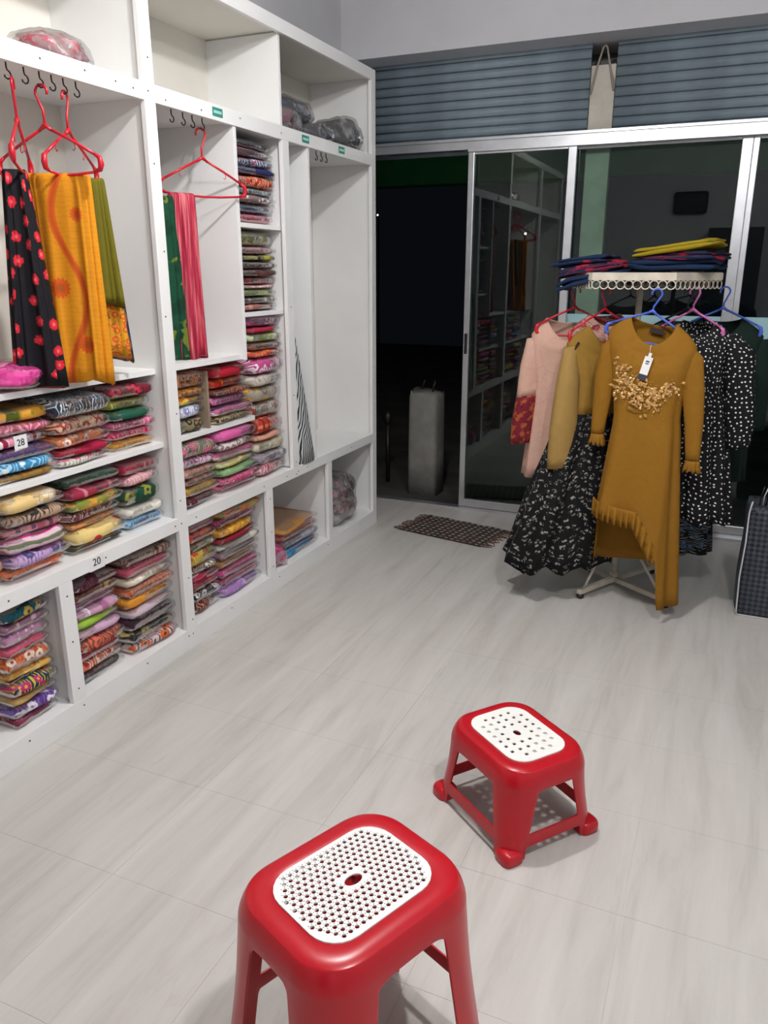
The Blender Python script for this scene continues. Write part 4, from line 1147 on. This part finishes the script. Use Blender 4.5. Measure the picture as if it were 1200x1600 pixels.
# black printed dress right behind the mustard one
th = garment('black_printed_dress', 'black small-printed dress hanging right behind the mustard dress', (-.20, 3.785, 0), math.radians(8), (.08, .05, 1.255),
             [(1.10, 0, .155, .05, .003), (.95, 0, .14, .055, .004)], lambda x, f: .19, cloth('121216', 'flower', '3e5a7a', '8a8a8a', .9, 545),
             skirt=[(f, .02 * f, .14 + .05 * f, .055 + .035 * f, .008 + .008 * f) for f in [k / 8 for k in range(1, 9)]], nf=8, sh=.16, fdrop=.06)
# their hangers
HZR = 1.384
hanger((LX + .004, LY - .002, HZR), math.radians(-2), M_hblue, 'periwinkle blue hanger holding the mustard embroidered dress', .33, notch=False, tilt=math.radians(9), drop=.075)
hanger((-.52, 3.56, HZR), math.radians(38), M_hred, 'red hanger holding the tan and black dress', .32, notch=False, swap=-1, drop=.09)
hanger((-.665, 3.65, HZR + .002), math.radians(14), M_hred, 'red hanger holding the peach tunic', .33, notch=False, swap=-1, drop=.075)
hanger((-.165, 3.55, HZR + .004), math.radians(-6), M_hpink, 'pink hanger holding the dotted dress', .25, notch=False, drop=.07)
hanger((-.055, 3.78, HZR + .004), math.radians(0), M_hblue, 'blue hanger holding the dark green top', .32, notch=False, drop=.075)
hanger((-.20, 3.785, HZR), math.radians(8), M_hdark, 'dark hanger holding the black printed dress', .32, notch=False)
# folded clothes lying on the rack top
M_nv = cloth('142848', 'plain', None, None, 1, 550); M_nvr = cloth('182440', 'blotch', 'a02038', '10203c', .6, 551); M_lime = cloth('9c8818', 'plain', None, None, 1, 552); M_redp = cloth('98182c', 'blotch', '20305a', 'c03048', .8, 553)
def lay(loc, W, D, t, rz, mat, label, seed, tilt=(0, 0), droop=0.0):
    th = thing('folded_garment', label, 'folded clothes', loc, rz); th.rotation_euler = (tilt[0], tilt[1], rz)
    for k, nm in enumerate(('lower_fold', 'upper_fold')):
        mb = fold_mb(W * (1 - .06 * k), D * (1 - .05 * k), t * .54, seed + k * 50, m=14)
        o_ = Vector((seed, k * 7, 0))
        mb.v = [(x - .010 * k + .006 * noise.noise(Vector((y * 14, z * 9, 0)) + o_), y + .008 * k, z + k * t * .5 + .011 * noise.noise(Vector((x * 9, y * 9, 0)) + o_) + .011 + droop * max(0, x + .13) ** 2) for x, y, z in mb.v]
        mb.obj(nm, mat, th)
    return th
zt = 1.4515
lay((-.715, 3.56, 1.375), .24, .30, .030, math.radians(176), M_nv, 'navy folded cloth drooping over left end of the rack top', 601, (0, math.radians(10)), -1.2)
lay((-.735, 3.56, 1.425), .25, .28, .030, math.radians(188), M_nvr, 'navy and red folded cloth on left of the rack top', 602, (0, math.radians(6)), -1.0)
lay((-.52, 3.48, zt + .004), .20, .24, .034, math.radians(-60), M_redp, 'crimson folded cloth in the middle of the rack top', 603)
lay((-.73, 3.60, zt + .022), .22, .24, .026, math.radians(170), M_nv, 'navy folded cloth topping the left rack pile', 604, (0, math.radians(2)), -1.0)
lay((-.07, 3.64, zt), .30, .36, .038, math.radians(-8), M_nv, 'navy folded cloth at bottom right of the rack top', 605)
lay((-.07, 3.62, zt + .036), .28, .30, .032, math.radians(-14), M_nvr, 'navy coral-edged folded cloth on right of the rack top', 606)
lay((-.085, 3.60, zt + .092), .22, .33, .030, math.radians(-10), M_lime, 'lime yellow folded cloth draped on top of the right rack pile', 607, (0, math.radians(-8)))

# ------------------------------------------------------------------ woven tote at the right edge
t = NT('tote_weave'); co = t.coord('Object', (1, 1, 1), (0, 0, 0), (0, PI / 4, 0)); ck = t.n('TexChecker'); ck.inputs['Scale'].default_value = 62
ck.inputs['Color1'].default_value = lin('1c2028'); ck.inputs['Color2'].default_value = lin('565c6a'); t.l(co, ck.inputs['Vector'])
nz = t.n('TexNoise', i_Scale=90.0); t.l(co, nz.inputs['Vector'])
t.l(t.mix(nz.outputs['Fac'], ck.outputs['Color'], lin('20242c')), t.b.inputs['Base Color']); t.b.inputs['Roughness'].default_value = .5; t.bump(ck.outputs['Fac'], .5, .003)
tb = thing('tote_bag', 'black diamond woven tote bag with white piping at the right edge', 'bag', (.155, 3.545, 0), math.radians(2))
sec = lambda x0, x1, y0, y1, z: [(x0 + (x1 - x0) * a, y0 + (y1 - y0) * b, z) for a, b in ((0, 0), (.25, -.03), (.5, -.045), (.75, -.03), (1, 0), (1.01, .5), (1, 1), (.5, 1.04), (0, 1), (-.02, .5))]
rings = [sec(0, .42, 0, .20, .004), sec(-.004, .424, -.004, .204, .02), sec(-.010, .43, -.008, .206, .18), sec(-.004, .424, -.002, .20, .34), sec(-.006, .426, .0, .196, .47), sec(-.002, .424, .004, .190, .50), sec(.01, .41, .02, .175, .49)]
MB().loft(rings, True, True, True).obj('bag_body', t.m, tb)
M_pipe = plain('white_piping', 'c8c8c8', .5)
for q in (0, 4): MB().tube([Vector(r[q]) + Vector((0, -.003, 0)) for r in rings[:6]] + [Vector(rings[5][q]) + Vector((.004, -.006, .022))][:1 if q == 0 else 0], .0035, 7).obj('piping', M_pipe, tb)
MB().tube([Vector(p) + Vector((0, -.003, .0)) for p in rings[0][:5]], .0035, 7).obj('piping', M_pipe, tb)
for yy in (.012, .182):
    MB().tube([(.12, yy, .42), (.122, yy, .50), (.14, yy + .01, .555), (.20, yy + .02, .575), (.26, yy + .01, .555), (.288, yy, .50), (.29, yy, .42)], [.010] * 7, 8, flat=[.4] * 7).obj('handle', plain('handle_webbing', '15161a', .7), tb)
for k in range(4):
    MB().tube([(.035 + k * .012, .07, .49), (.037 + k * .013, .07, .535), (.045 + k * .016, .065, .575)], .0028, 6).obj('twig', M_pipe if k % 2 else M_dark, tb)
